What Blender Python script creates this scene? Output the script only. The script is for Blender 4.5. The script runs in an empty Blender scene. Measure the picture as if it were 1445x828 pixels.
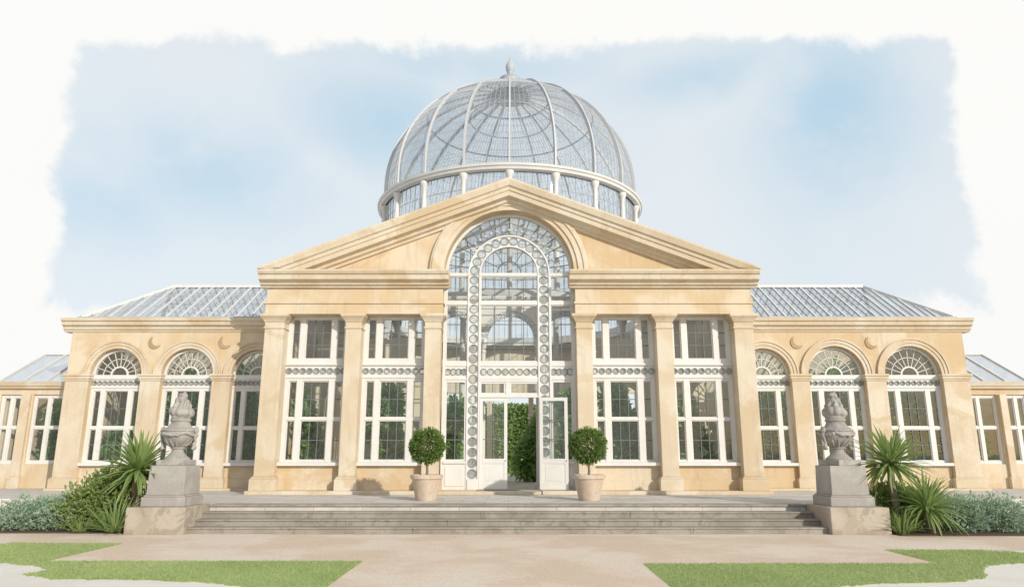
import bpy, math, random
from mathutils import Vector, Matrix
PI = math.pi
R = math.radians
C = bpy.context.scene.collection
SC = bpy.context.scene

# ------------------------------------------------------------------ camera
cam_d = bpy.data.cameras.new('camera')
cam = bpy.data.objects.new('camera', cam_d)
C.objects.link(cam)
cam.location = (0.09, -20.8, 1.65)
cam.rotation_euler = (R(90 + 12.7), 0, 0)
cam_d.sensor_width = 36.0
cam_d.lens = 36.0 * 1000 / 1445
cam_d.clip_end = 2000
SC.camera = cam

# ------------------------------------------------------------------ world
SUN_TO = Vector((-0.74, 1.0, -0.47)).normalized()      # the way the light travels
sun_el = math.asin(-SUN_TO.z)
sun_rot = math.atan2(-SUN_TO.x, -SUN_TO.y)
w = bpy.data.worlds.new('World')
SC.world = w
w.use_nodes = True
NT = w.node_tree
NT.nodes.clear()


class NB:
    def __init__(s, nt):
        s.nt = nt

    def n(s, t, **k):
        nd = s.nt.nodes.new(t)
        ins = k.pop('ins', {})
        for a, b in k.items():
            setattr(nd, a, b)
        for a, b in ins.items():
            s.set(nd.inputs[a], b)
        return nd

    def set(s, sock, v):
        if isinstance(v, bpy.types.NodeSocket):
            s.nt.links.new(v, sock)
        else:
            sock.default_value = v

    def m(s, op, a, b=0.0, c=0.0, clamp=False):
        nd = s.n('ShaderNodeMath', operation=op, use_clamp=clamp)
        s.set(nd.inputs[0], a)
        s.set(nd.inputs[1], b)
        s.set(nd.inputs[2], c)
        return nd.outputs[0]

    def mix(s, f, a, b, mode='MIX'):
        nd = s.n('ShaderNodeMix', data_type='RGBA', blend_type=mode)
        s.set(nd.inputs[0], f)
        s.set(nd.inputs[6], a)
        s.set(nd.inputs[7], b)
        return nd.outputs[2]

    def step(s, v, a, b, lo=0.0, hi=1.0):
        nd = s.n('ShaderNodeMapRange', interpolation_type='SMOOTHSTEP')
        s.set(nd.inputs[0], v)
        for i, q in enumerate((a, b, lo, hi)):
            s.set(nd.inputs[i + 1], q)
        return nd.outputs[0]

    def noise(s, vec, scale, detail=4.0, rough=0.55, dist=0.0):
        nd = s.n('ShaderNodeTexNoise')
        if vec is not None:
            s.set(nd.inputs['Vector'], vec)
        nd.inputs['Scale'].default_value = scale
        nd.inputs['Detail'].default_value = detail
        nd.inputs['Roughness'].default_value = rough
        nd.inputs['Distortion'].default_value = dist
        return nd.outputs['Fac']


b = NB(NT)
sky = b.n('ShaderNodeTexSky', sky_type='NISHITA', sun_disc=False, sun_elevation=sun_el, sun_rotation=sun_rot,
          altitude=50, air_density=1.0, dust_density=0.8, ozone_density=2.0)
tc = b.n('ShaderNodeTexCoord')
D = tc.outputs['Generated']
sep = b.n('ShaderNodeSeparateXYZ', ins={0: D})
dx, dy, dz = sep.outputs
# azimuth and elevation of a sky direction
az = b.m('ARCTAN2', dx, dy)
el = b.m('ARCSINE', dz)
n1 = b.noise(D, 3.2, 6, 0.55, 0.3)
n2 = b.noise(D, 12.0, 12, 0.62, 0.2)
n3 = b.noise(D, 1.7, 4, 0.5, 0.6)
# a wide break in high white cloud over the house
edge = b.m('MAXIMUM', b.m('SUBTRACT', b.m('ABSOLUTE', az), 0.60), b.m('MULTIPLY', b.m('SUBTRACT', b.m('DIVIDE', dz, b.m('MAXIMUM', dy, 0.05)), 0.635), 0.72))
edge = b.m('MAXIMUM', edge, b.m('MINIMUM', b.m('MULTIPLY', b.m('SUBTRACT', 0.165, el), 0.8), b.m('SUBTRACT', b.m('ABSOLUTE', az), 0.52)))
edge = b.m('ADD', edge, b.m('MULTIPLY', b.m('SUBTRACT', n1, 0.5), 0.07))
edge = b.m('ADD', edge, b.m('MULTIPLY', b.m('SUBTRACT', n2, 0.5), 0.09))
bank = b.step(edge, -0.014, 0.006)
# clearer blue patches in the thin veil of the break


def patch(a0, e0, ra, re_, amt):
    q = b.m('ADD', b.m('POWER', b.m('DIVIDE', b.m('SUBTRACT', az, a0), ra), 2.0),
            b.m('POWER', b.m('DIVIDE', b.m('SUBTRACT', el, e0), re_), 2.0))
    return b.m('MULTIPLY', b.m('EXPONENT', b.m('MULTIPLY', q, -1.0)), amt)


clear = patch(-0.42, 0.36, 0.15, 0.07, 0.55)
for a in ((-0.20, 0.45, 0.12, 0.07, 0.62), (-0.56, 0.30, 0.10, 0.05, 0.45), (0.46, 0.43, 0.10, 0.11, 0.75),
          (0.30, 0.50, 0.14, 0.035, 0.55), (-0.06, 0.53, 0.25, 0.03, 0.35), (0.50, 0.36, 0.05, 0.05, 0.4)):
    clear = b.m('MAXIMUM', clear, patch(*a))
clear = b.m('MULTIPLY', clear, b.step(n2, 0.25, 0.6, 0.55, 1.1))
clear = b.m('ADD', b.m('ADD', clear, 0.10), b.m('MULTIPLY', b.m('SUBTRACT', n1, 0.5), 0.5), clamp=True)
veil = b.mix(clear, (8.75, 9.15, 9.35, 1), (5.0, 7.1, 8.6, 1))
veil = b.mix(0.12, veil, sky.outputs[0])
cloud = b.mix(n3, (9.3, 9.35, 9.3, 1), (9.9, 9.75, 9.4, 1))
col = b.mix(bank, veil, cloud)
# unseen sky overhead and behind: broken cloud over blue, shaped to set the fill
rest = b.mix(b.step(n3, 0.36, 0.60, 0.15, 0.95), sky.outputs[0], (8.6, 8.7, 8.8, 1))
away = b.m('MAXIMUM', b.step(el, 0.72, 0.95), b.step(b.m('ABSOLUTE', az), 1.0, 1.4))
col = b.mix(away, col, rest)
bg = b.n('ShaderNodeBackground', ins={0: col, 1: 0.1})
out = b.n('ShaderNodeOutputWorld', ins={0: bg.outputs[0]})

# ------------------------------------------------------------------ sun
sd = bpy.data.lights.new('sun', 'SUN')
sd.energy = 3.3
sd.angle = R(0.6)
sd.color = (1.0, 0.93, 0.82)
so = bpy.data.objects.new('sun', sd)
C.objects.link(so)
so.rotation_euler = SUN_TO.to_track_quat('-Z', 'Y').to_euler()
so.location = (20, -40, 30)

SC.view_settings.view_transform = 'Standard'
SC.view_settings.look = 'None'
SC.view_settings.gamma = 1
SC.view_settings.exposure = 0.02
SC.view_settings.use_curve_mapping = False
SC.render.engine = 'CYCLES'
SC.cycles.max_bounces = 8
SC.cycles.transparent_max_bounces = 32
SC.cycles.caustics_reflective = False
SC.cycles.caustics_refractive = False


# ------------------------------------------------------------------ materials
def mat(name):
    m = bpy.data.materials.new(name)
    m.use_nodes = True
    m.node_tree.nodes.clear()
    return m, NB(m.node_tree)


def finish(nb, shader, bump=None):
    nb.n('ShaderNodeOutputMaterial', ins={0: shader})


def surf(name, base, var=None, var_scale=1.2, var_amt=0.6, grain=40.0, grain_amt=0.08, rough=0.8, bump=0.15, bump_scale=60.0,
         third=None, third_scale=0.7, streak=0.0, spec=0.3, metal=0.0):
    m, nb = mat(name)
    co = nb.n('ShaderNodeTexCoord').outputs['Object']
    col = base + (1,)
    if var:
        f = nb.step(nb.noise(co, var_scale, 5, 0.6, 0.4), 0.42, 0.60, 0, var_amt)
        col = nb.mix(f, base + (1,), var + (1,))
    if third:
        f = nb.step(nb.noise(co, third_scale, 5, 0.6, 1.2), 0.52, 0.60, 0, 0.7)
        col = nb.mix(f, col, third + (1,))
    if streak:
        mp = nb.n('ShaderNodeMapping', ins={0: co})
        mp.inputs['Scale'].default_value = (4.0, 4.0, 0.35)
        f = nb.step(nb.noise(mp.outputs[0], 1.6, 5, 0.65), 0.50, 0.78, 0, streak)
        col = nb.mix(f, col, (0.30, 0.26, 0.20, 1))
    g = nb.noise(co, grain, 3, 0.6)
    gv = nb.step(g, 0.25, 0.75, 1 - grain_amt, 1 + grain_amt)
    vc = nb.n('ShaderNodeCombineColor', ins={0: gv, 1: gv, 2: gv})
    col = nb.mix(1.0, col, vc.outputs[0], 'MULTIPLY')
    p = nb.n('ShaderNodeBsdfPrincipled', ins={'Base Color': col, 'Roughness': rough, 'Metallic': metal, 'Specular IOR Level': spec})
    if bump:
        bp = nb.n('ShaderNodeBump', ins={'Height': nb.noise(co, bump_scale, 4, 0.65), 'Strength': bump, 'Distance': 0.02})
        nb.set(p.inputs['Normal'], bp.outputs[0])
    finish(nb, p.outputs[0])
    return m


def glass(name, tint, milk=0.0, milk_col=(0.6, 0.68, 0.75), rough=0.02, ior=1.5, boost=1.0):
    m, nb = mat(name)
    tr = nb.n('ShaderNodeBsdfTransparent', ins={0: tint + (1,)})
    gl = nb.n('ShaderNodeBsdfGlossy', ins={0: (0.95, 0.97, 1, 1), 1: rough})
    co = nb.n('ShaderNodeTexCoord').outputs['Object']
    bp = nb.n('ShaderNodeBump', ins={'Height': nb.noise(co, 2.2, 2, 0.5), 'Strength': 0.05, 'Distance': 0.05})
    nb.set(gl.inputs['Normal'], bp.outputs[0])
    # both faces of a thin sheet: Schlick reflectance of the angle, whichever side is seen
    geo = nb.n('ShaderNodeNewGeometry')
    dt = nb.n('ShaderNodeVectorMath', operation='DOT_PRODUCT', ins={0: geo.outputs['Normal'], 1: geo.outputs['Incoming']})
    g_ = nb.m('POWER', nb.m('SUBTRACT', 1.0, nb.m('ABSOLUTE', dt.outputs['Value'])), 5.0)
    f = nb.m('MULTIPLY', nb.m('ADD', nb.m('MULTIPLY', g_, 0.96), 0.042), 1.45 * boost, clamp=True)
    base = tr.outputs[0]
    if milk:
        df = nb.n('ShaderNodeBsdfDiffuse', ins={0: milk_col + (1,)})
        mk = nb.step(nb.noise(co, 1.3, 5, 0.6), 0.3, 0.7, milk * 0.6, milk * 1.4)
        mx = nb.n('ShaderNodeMixShader', ins={0: mk, 1: base, 2: df.outputs[0]})
        base = mx.outputs[0]
    ms = nb.n('ShaderNodeMixShader', ins={0: f, 1: base, 2: gl.outputs[0]})
    finish(nb, ms.outputs[0])
    return m


def leafy(name, dark, light, trans=0.25, rough=0.55, scale=1.5):
    m, nb = mat(name)
    geo = nb.n('ShaderNodeNewGeometry')
    co = nb.n('ShaderNodeTexCoord').outputs['Object']
    f = nb.m('ADD', nb.m('MULTIPLY', geo.outputs['Random Per Island'], 0.6), nb.m('MULTIPLY', nb.noise(co, scale, 3), 0.4))
    col = nb.mix(f, dark + (1,), light + (1,))
    p = nb.n('ShaderNodeBsdfPrincipled', ins={'Base Color': col, 'Roughness': rough, 'Specular IOR Level': 0.25})
    t = nb.n('ShaderNodeBsdfTranslucent', ins={0: nb.mix(0.5, col, light + (1,))})
    ms = nb.n('ShaderNodeMixShader', ins={0: trans, 1: p.outputs[0], 2: t.outputs[0]})
    finish(nb, ms.outputs[0])
    return m


def flags(name, base, var, sx, sy):
    m, nb = mat(name)
    co = nb.n('ShaderNodeTexCoord').outputs['Object']
    br = nb.n('ShaderNodeTexBrick', offset=0.5, ins={'Vector': co, 'Color1': base + (1,), 'Color2': var + (1,), 'Mortar': (0.30, 0.28, 0.25, 1),
                                                     'Scale': 1.0, 'Mortar Size': 0.006, 'Brick Width': sx, 'Row Height': sy})
    g = nb.step(nb.noise(co, 3.0, 6, 0.65), 0.25, 0.75, 0.86, 1.12)
    vc = nb.n('ShaderNodeCombineColor', ins={0: g, 1: g, 2: g})
    col = nb.mix(1.0, br.outputs[0], vc.outputs[0], 'MULTIPLY')
    p = nb.n('ShaderNodeBsdfPrincipled', ins={'Base Color': col, 'Roughness': 0.85})
    bp = nb.n('ShaderNodeBump', ins={'Height': nb.noise(co, 50, 4, 0.6), 'Strength': 0.15, 'Distance': 0.02})
    nb.set(p.inputs['Normal'], bp.outputs[0])
    finish(nb, p.outputs[0])
    return m


M = dict(
    stone=surf('ochre_stone', (0.61, 0.475, 0.305), (0.68, 0.59, 0.455), 0.5, 0.9, third=(0.57, 0.42, 0.245), third_scale=0.35, streak=0.3),
    stone_pale=surf('pale_stone', (0.62, 0.515, 0.375), (0.68, 0.61, 0.49), 0.6, 0.9, third=(0.57, 0.44, 0.28), third_scale=0.5, streak=0.3),
    white=surf('white_paint', (0.72, 0.71, 0.685), (0.66, 0.65, 0.62), 1.5, 0.6, grain_amt=0.03, rough=0.45, bump=0.04),
    iron=surf('grey_iron', (0.16, 0.17, 0.18), grain_amt=0.05, rough=0.5, bump=0.03),
    iron_pale=surf('pale_iron', (0.44, 0.47, 0.50), grain_amt=0.05, rough=0.5, bump=0.03),
    collar=surf('grey_collar_paint', (0.27, 0.28, 0.28), grain_amt=0.05, rough=0.5, bump=0.03),
    rib=surf('grey_white_rib_paint', (0.55, 0.56, 0.57), grain_amt=0.05, rough=0.5, bump=0.03),
    crescent=surf('shade_brown_carving', (0.40, 0.29, 0.17), (0.48, 0.36, 0.22), 2.0, 0.7),  # darker brown puts shade into the colour of the crescents
    lead=surf('lead_sheet', (0.42, 0.42, 0.42), (0.52, 0.51, 0.49), 1.0, 0.7, rough=0.6, bump=0.06),
    urn=surf('carved_grey_stone', (0.35, 0.33, 0.305), (0.44, 0.42, 0.39), 3.0, 0.8, third=(0.28, 0.265, 0.24), third_scale=2.2, streak=0.25, bump=0.3),
    ped=surf('pedestal_grey_stone', (0.37, 0.35, 0.325), (0.46, 0.44, 0.41), 1.4, 0.8, third=(0.33, 0.305, 0.285), third_scale=1.2, streak=0.25, bump=0.3),
    block=surf('weathered_buff_block', (0.41, 0.35, 0.275), (0.50, 0.45, 0.375), 1.6, 0.8, third=(0.31, 0.26, 0.21), third_scale=1.3, streak=0.3, bump=0.35),
    step=surf('grey_step_stone', (0.30, 0.27, 0.23), (0.385, 0.35, 0.30), 0.8, 0.8, third=(0.25, 0.225, 0.19), third_scale=3.0, bump=0.3, grain_amt=0.12),
    terrace=flags('terrace_flags', (0.55, 0.52, 0.48), (0.63, 0.60, 0.56), 1.1, 0.62),
    indoor=flags('indoor_flags', (0.66, 0.61, 0.51), (0.72, 0.67, 0.57), 0.6, 0.6),
    gravel=surf('pale_gravel', (0.80, 0.77, 0.71), (0.74, 0.70, 0.63), 0.5, 0.7, grain=55, grain_amt=0.12, rough=0.95, bump=0.4, bump_scale=90),
    path=surf('tan_gravel_path', (0.70, 0.565, 0.435), (0.78, 0.68, 0.57), 0.5, 0.9, grain=45, grain_amt=0.2, rough=0.95, bump=0.5, bump_scale=110),
    soil=surf('soil', (0.10, 0.07, 0.05), rough=1.0, bump=0.6, bump_scale=30),
    pot=surf('buff_terracotta', (0.56, 0.44, 0.34), (0.64, 0.54, 0.44), 3.0, 0.8, streak=0.3, bump=0.2),
    bark=surf('bark', (0.20, 0.16, 0.12), (0.28, 0.23, 0.18), 6.0, 0.7, rough=0.9, bump=0.6, bump_scale=25),
    turf=surf('turf', (0.31, 0.40, 0.15), (0.47, 0.55, 0.28), 0.6, 0.95, grain=60, grain_amt=0.2, rough=1.0, bump=0.6, bump_scale=90),
    cream=surf('cream_plaster', (0.74, 0.65, 0.48), (0.78, 0.72, 0.60), 0.8, 0.7, bump=0.05),
    glass=glass('window_glass', (0.97, 0.99, 0.975), 0.025, (0.68, 0.72, 0.70)),
    opal=glass('opal_glass', (0.97, 0.99, 0.98), 0.30, (0.74, 0.77, 0.75)),
    glass_dome=glass('dome_glass', (0.94, 0.96, 0.975), 0.13, (0.66, 0.72, 0.78)),
    glass_roof=glass('roof_glass', (0.92, 0.95, 0.98), 0.30, (0.54, 0.60, 0.67), boost=0.7),
    topiary=leafy('clipped_box_leaves', (0.075, 0.14, 0.03), (0.25, 0.36, 0.10), 0.25),
    bush=leafy('fresh_green_leaves', (0.15, 0.23, 0.06), (0.38, 0.47, 0.18), 0.35),
    grey_leaf=leafy('grey_green_leaves', (0.24, 0.35, 0.24), (0.47, 0.59, 0.44), 0.3),
    yucca=leafy('sword_leaves', (0.17, 0.27, 0.08), (0.42, 0.53, 0.21), 0.35, rough=0.4),
    blade=leafy('grass_blades', (0.27, 0.37, 0.12), (0.58, 0.66, 0.33), 0.4, scale=0.7),
    palm=leafy('indoor_leaves', (0.17, 0.33, 0.09), (0.46, 0.64, 0.26), 0.45),
    hedge=leafy('hedge_leaves', (0.13, 0.22, 0.07), (0.32, 0.43, 0.16), 0.3),
)


# ------------------------------------------------------------------ mesh helpers
class MB:
    def __init__(s):
        s.v = []
        s.f = []
        s.sm = []

    def add(s, vs, fs, smooth=False):
        o = len(s.v)
        s.v.extend([tuple(p) for p in vs])
        for f in fs:
            s.f.append(tuple(i + o for i in f))
            s.sm.append(smooth)

    def box(s, x0, x1, y0, y1, z0, z1):
        if x1 < x0: x0, x1 = x1, x0
        if y1 < y0: y0, y1 = y1, y0
        if z1 < z0: z0, z1 = z1, z0
        s.add([(x0, y0, z0), (x1, y0, z0), (x1, y1, z0), (x0, y1, z0), (x0, y0, z1), (x1, y0, z1), (x1, y1, z1), (x0, y1, z1)],
              [(0, 3, 2, 1), (4, 5, 6, 7), (0, 1, 5, 4), (1, 2, 6, 5), (2, 3, 7, 6), (3, 0, 4, 7)])
        return s

    def prism(s, poly, y0, y1):
        """polygon in x,z (counter-clockwise seen from -y), extruded in y"""
        a = sum(poly[i][0] * poly[(i + 1) % len(poly)][1] - poly[(i + 1) % len(poly)][0] * poly[i][1] for i in range(len(poly)))
        if a < 0: poly = poly[::-1]
        n = len(poly)
        vs = [(x, y0, z) for x, z in poly] + [(x, y1, z) for x, z in poly]
        fs = [tuple(range(n)), tuple(range(2 * n - 1, n - 1, -1))]
        for i in range(n):
            j = (i + 1) % n
            fs.append((j, i, i + n, j + n))
        s.add(vs, fs)
        return s

    def ring(s, cx, cz, r0, r1, a0, a1, y0, y1, n=48):
        """annular sector in the x,z plane"""
        vs = []
        for i in range(n + 1):
            a = a0 + (a1 - a0) * i / n
            c, q = math.cos(a), math.sin(a)
            for r, y in ((r0, y0), (r1, y0), (r1, y1), (r0, y1)):
                vs.append((cx + r * c, y, cz + r * q))
        fs = []
        for i in range(n):
            k, l = 4 * i, 4 * i + 4
            for j in range(4):
                jj = (j + 1) % 4
                fs.append((k + j, k + jj, l + jj, l + j))
        full = abs(abs(a1 - a0) - 2 * PI) < 1e-6
        if not full:
            fs.append((3, 2, 1, 0))
            e = 4 * n
            fs.append((e, e + 1, e + 2, e + 3))
        s.add(vs, fs, True)
        return s

    def lathe(s, prof, cx=0, cy=0, cz=0, n=32, smooth=True, cap=True, a0=0.0):
        vs = []
        for r, z in prof:
            for i in range(n):
                a = a0 + 2 * PI * i / n
                vs.append((cx + r * math.cos(a), cy + r * math.sin(a), cz + z))
        fs = []
        for k in range(len(prof) - 1):
            for i in range(n):
                j = (i + 1) % n
                fs.append((k * n + i, k * n + j, (k + 1) * n + j, (k + 1) * n + i))
        if cap:
            fs.append(tuple(range(n - 1, -1, -1)))
            e = (len(prof) - 1) * n
            fs.append(tuple(range(e, e + n)))
        s.add(vs, fs, smooth)
        return s

    def tube(s, pts, r, n=6, smooth=True, r_end=None):
        pts = [Vector(p) for p in pts]
        vs = []
        m = len(pts)
        ref = None
        for i, p in enumerate(pts):
            t = (pts[min(i + 1, m - 1)] - pts[max(i - 1, 0)]).normalized()
            if ref is None:
                ref = Vector((0, 0, 1)) if abs(t.z) < 0.9 else Vector((1, 0, 0))
            u = t.cross(ref).normalized()
            v = u.cross(t)
            ref = v
            rr = r if r_end is None else r + (r_end - r) * i / (m - 1)
            for k in range(n):
                a = 2 * PI * k / n
                vs.append(p + u * (rr * math.cos(a)) + v * (rr * math.sin(a)))
        fs = []
        for i in range(m - 1):
            for k in range(n):
                j = (k + 1) % n
                fs.append((i * n + k, i * n + j, (i + 1) * n + j, (i + 1) * n + k))
        fs.append(tuple(range(n - 1, -1, -1)))
        fs.append(tuple(range((m - 1) * n, m * n)))
        s.add(vs, fs, smooth)
        return s

    def bar(s, p, q, wid, hei, up=(0, 0, 1)):
        p, q = Vector(p), Vector(q)
        t = (q - p).normalized()
        u = t.cross(Vector(up)).normalized()
        v = u.cross(t)
        vs = []
        for c in (p, q):
            for a, bb in ((-1, -1), (1, -1), (1, 1), (-1, 1)):
                vs.append(c + u * (a * wid / 2) + v * (bb * hei / 2))
        s.add(vs, [(0, 3, 2, 1), (4, 5, 6, 7), (0, 1, 5, 4), (1, 2, 6, 5), (2, 3, 7, 6), (3, 0, 4, 7)])
        return s

    def sweep(s, prof, path, closed=False):
        """profile [(y, z)] swept: path is [(x, dy, dz)]"""
        n = len(prof)
        vs = []
        for x, oy, oz in path:
            vs += [(x, y + oy, z + oz) for y, z in prof]
        fs = []
        for k in range(len(path) - 1):
            for i in range(n):
                j = (i + 1) % n
                fs.append((k * n + i, k * n + j, (k + 1) * n + j, (k + 1) * n + i))
        fs.append(tuple(range(n - 1, -1, -1)))
        e = (len(path) - 1) * n
        fs.append(tuple(range(e, e + n)))
        s.add(vs, fs)
        return s

    def pierced(s, n, hr, ratio, mp, y0, y1, seg=24):
        """band of n cells with round holes. mp(s in 0..n, t in -1..1) -> (x, z); hr = hole radius in half-widths; ratio = cell length / band width"""
        for c in range(n):
            hole, rim = [], []
            for i in range(seg):
                a = 2 * PI * i / seg
                ca, sa = math.cos(a), math.sin(a)
                hole.append((c + 0.5 + 0.5 * hr * ca / ratio, hr * sa))
                k = 1.0 / max(abs(ca), abs(sa))
                rim.append((c + 0.5 + 0.5 * ca * k, sa * k))
            vs = []
            for ring in (hole, rim):
                for y in (y0, y1):
                    for p in ring:
                        x, z = mp(*p)
                        vs.append((x, y, z))
            fs = []
            g = seg
            for i in range(seg):
                j = (i + 1) % seg
                fs.append((i, 2 * g + i, 2 * g + j, j))                     # front
                fs.append((g + j, 3 * g + j, 3 * g + i, g + i))             # back
                fs.append((i, j, g + j, g + i))                             # hole wall
                fs.append((2 * g + j, 2 * g + i, 3 * g + i, 3 * g + j))     # rim wall
            s.add(vs, fs)
        return s

    def rings_on(s, n, hr, ratio, mp, y0, thick, proud, seg=24):
        """raised collars round the holes of a pierced band"""
        for c in range(n):
            vs = []
            for r, y in ((hr, y0), (hr, y0 - proud), (hr + thick, y0 - proud), (hr + thick, y0)):
                for i in range(seg):
                    a = 2 * PI * i / seg
                    x, z = mp(c + 0.5 + 0.5 * r * math.cos(a) / ratio, r * math.sin(a))
                    vs.append((x, y, z))
            fs = []
            for k in range(3):
                for i in range(seg):
                    j = (i + 1) % seg
                    fs.append((k * seg + i, k * seg + j, (k + 1) * seg + j, (k + 1) * seg + i))
            s.add(vs, fs)
        return s

    def sphere(s, c, r, n=12, m=8, sq=(1, 1, 1)):
        prof = []
        vs = [(c[0], c[1], c[2] - r * sq[2])]
        for k in range(1, m):
            a = -PI / 2 + PI * k / m
            for i in range(n):
                t = 2 * PI * i / n
                vs.append((c[0] + r * sq[0] * math.cos(a) * math.cos(t), c[1] + r * sq[1] * math.cos(a) * math.sin(t), c[2] + r * sq[2] * math.sin(a)))
        vs.append((c[0], c[1], c[2] + r * sq[2]))
        fs = []
        for i in range(n):
            fs.append((0, 1 + (i + 1) % n, 1 + i))
        for k in range(m - 2):
            for i in range(n):
                j = (i + 1) % n
                fs.append((1 + k * n + i, 1 + k * n + j, 1 + (k + 1) * n + j, 1 + (k + 1) * n + i))
        e = len(vs) - 1
        q = 1 + (m - 2) * n
        for i in range(n):
            fs.append((q + i, q + (i + 1) % n, e))
        s.add(vs, fs, True)
        return s

    def build(s, name, material, parent=None, bevel=0.0, remesh=0.0, recalc=True, label=None):
        me = bpy.data.meshes.new(name)
        me.from_pydata(s.v, [], s.f)
        if recalc:
            import bmesh
            bm = bmesh.new()
            bm.from_mesh(me)
            bmesh.ops.recalc_face_normals(bm, faces=bm.faces)
            bm.to_mesh(me)
            bm.free()
        me.polygons.foreach_set('use_smooth', s.sm)
        me.materials.append(material)
        if any(s.sm):
            me.set_sharp_from_angle(angle=R(40))
        me.update()
        o = bpy.data.objects.new(name, me)
        C.objects.link(o)
        if parent: o.parent = parent
        if bevel:
            md = o.modifiers.new('bevel', 'BEVEL')
            md.width = bevel
            md.segments = 2
            md.limit_method = 'ANGLE'
            md.angle_limit = R(50)
            md.harden_normals = False
        if remesh:
            md = o.modifiers.new('remesh', 'REMESH')
            md.mode = 'VOXEL'
            md.voxel_size = remesh
            md.use_smooth_shade = True
            md = o.modifiers.new('smooth', 'SMOOTH')
            md.factor = 0.5
            md.iterations = 2
        if label: o['label'] = label
        return o


def strip(g, cols, y0, y1):
    """wall of upright slices: cols = [(x, z_bottom, z_top)] from left to right"""
    vs, fs = [], []
    for x, zb, zt in cols:
        vs += [(x, y0, zb), (x, y0, zt), (x, y1, zt), (x, y1, zb)]
    n = len(cols)
    for i in range(n - 1):
        k, l = 4 * i, 4 * i + 4
        for j in range(4):
            jj = (j + 1) % 4
            fs.append((k + j, l + j, l + jj, k + jj))
    fs.append((0, 1, 2, 3))
    e = 4 * (n - 1)
    fs.append((e + 3, e + 2, e + 1, e))
    g.add(vs, fs)


def arch_wall(g, lo, hi, z0, zs, zt, ops, y0, y1, n=32):
    """wall from lo to hi with round-headed openings cut down to z0"""
    x = lo
    for a, bq in ops:
        if a - x > 1e-4: g.box(x, a, y0, y1, z0, zt)
        c, rr = (a + bq) / 2, (bq - a) / 2
        strip(g, [(c - rr * math.cos(PI * i / n), zs + rr * math.sin(PI * i / n), zt) for i in range(n + 1)], y0, y1)
        x = bq
    if hi - x > 1e-4: g.box(x, hi, y0, y1, z0, zt)


def tag(o, label=None, cat=None, group=None, kind=None):
    if label: o['label'] = label
    if cat: o['category'] = cat
    if group: o['group'] = group
    if kind: o['kind'] = kind
    return o


def empty(name, loc=(0, 0, 0), rz=0.0):
    o = bpy.data.objects.new(name, None)
    o.empty_display_size = 0.2
    C.objects.link(o)
    o.location = loc
    o.rotation_euler = (0, 0, rz)
    return o


def copy_tree(o, parent=None):
    c = o.copy()
    C.objects.link(c)
    c.parent = parent
    for ch in list(o.children):
        copy_tree(ch, c)
    return c


def arc_pts(cx, cz, r, a0, a1, n=40):
    return [(cx + r * math.cos(a0 + (a1 - a0) * i / n), cz + r * math.sin(a0 + (a1 - a0) * i / n)) for i in range(n + 1)]


# ------------------------------------------------------------------ setting: ground, paths, lawns, terrace
TZ = 0.52
g = MB()
g.add([(-700, -700, 0), (700, -700, 0), (700, 700, 0), (-700, 700, 0)], [(0, 1, 2, 3)])
tag(g.build('ground', M['gravel']), kind='structure')

PX0, PX1 = -2.25, 2.10         # forecourt path
g = MB()
g.add([(x, y, 0.004) for x, y in ((-11.0, -6.84), (-7.20, -6.84), (-7.20, -9.05), (PX0, -9.05), (PX0, -26), (PX1, -26), (PX1, -9.3), (6.62, -9.3),
                                  (6.62, -7.72), (11.2, -7.72), (11.2, -5.4), (-11.0, -5.1))], [tuple(range(12))])
tag(g.build('path', M['path']), kind='structure')

lawn_l = [(-7.20, -6.84), (-8.2, -6.80), (-9.36, -6.72), (-9.42, -7.3), (-9.15, -7.9), (-8.85, -8.25), (-8.3, -9.0), (-7.6, -9.35), (-7.0, -9.55), (-6.6, -9.95), (-6.75, -10.3), (-6.1, -10.7), (-5.2, -10.68), (-4.6, -10.75), (-3.9, -10.95), (-3.2, -11.3),
          (-2.9, -12.5), (PX0, -13), (PX0, -9.05), (-7.20, -9.05)]
# the last two points close the step in the outline
lawn_l = [p for p in lawn_l if not (p[0] < -7.2 and p[1] < -9.05)]
lawn_r = [(6.62, -7.72), (6.62, -9.3), (PX1, -9.3), (PX1, -13), (3.2, -12.4), (4.3, -11.2), (5.0, -11.0), (5.9, -10.9), (6.5, -10.6), (6.85, -10.0), (7.2, -9.5), (8.0, -9.25), (8.5, -8.9), (8.9, -8.5), (8.8, -8.1), (8.3, -7.75)]
def ragged(poly, keep, rg):
    out = []
    for i, p in enumerate(poly):
        q = poly[(i + 1) % len(poly)]
        out.append(p)
        if i in keep: continue
        n = max(1, int(math.hypot(q[0] - p[0], q[1] - p[1]) / 0.07))
        for k in range(1, n):
            t = k / n
            out.append((p[0] + (q[0] - p[0]) * t + rg.uniform(-.05, .05), p[1] + (q[1] - p[1]) * t + rg.uniform(-.05, .05)))
    return out


_rg = random.Random(12)
lawn_l = ragged(lawn_l, {0, 1, len(lawn_l) - 2, len(lawn_l) - 3, len(lawn_l) - 1}, _rg)
lawn_r = ragged(lawn_r, {0, 1, 2, len(lawn_r) - 1}, _rg)
for poly in (lawn_l, lawn_r):
    g = MB()
    g.prism([(x, y) for x, y in poly], 0, 1)
    n = len(poly)
    vs = [(x, y, z * 0.007) for (x, z, y) in [(a, bq, c) for (a, bq, c) in g.v]]
    g.v = vs
    tag(g.build('lawn', M['turf']), kind='structure')


def inside(x, y, poly):
    r = False
    j = len(poly) - 1
    for i in range(len(poly)):
        xi, yi = poly[i]
        xj, yj = poly[j]
        if (yi > y) != (yj > y) and x < (xj - xi) * (y - yi) / (yj - yi) + xi:
            r = not r
        j = i
    return r


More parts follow.
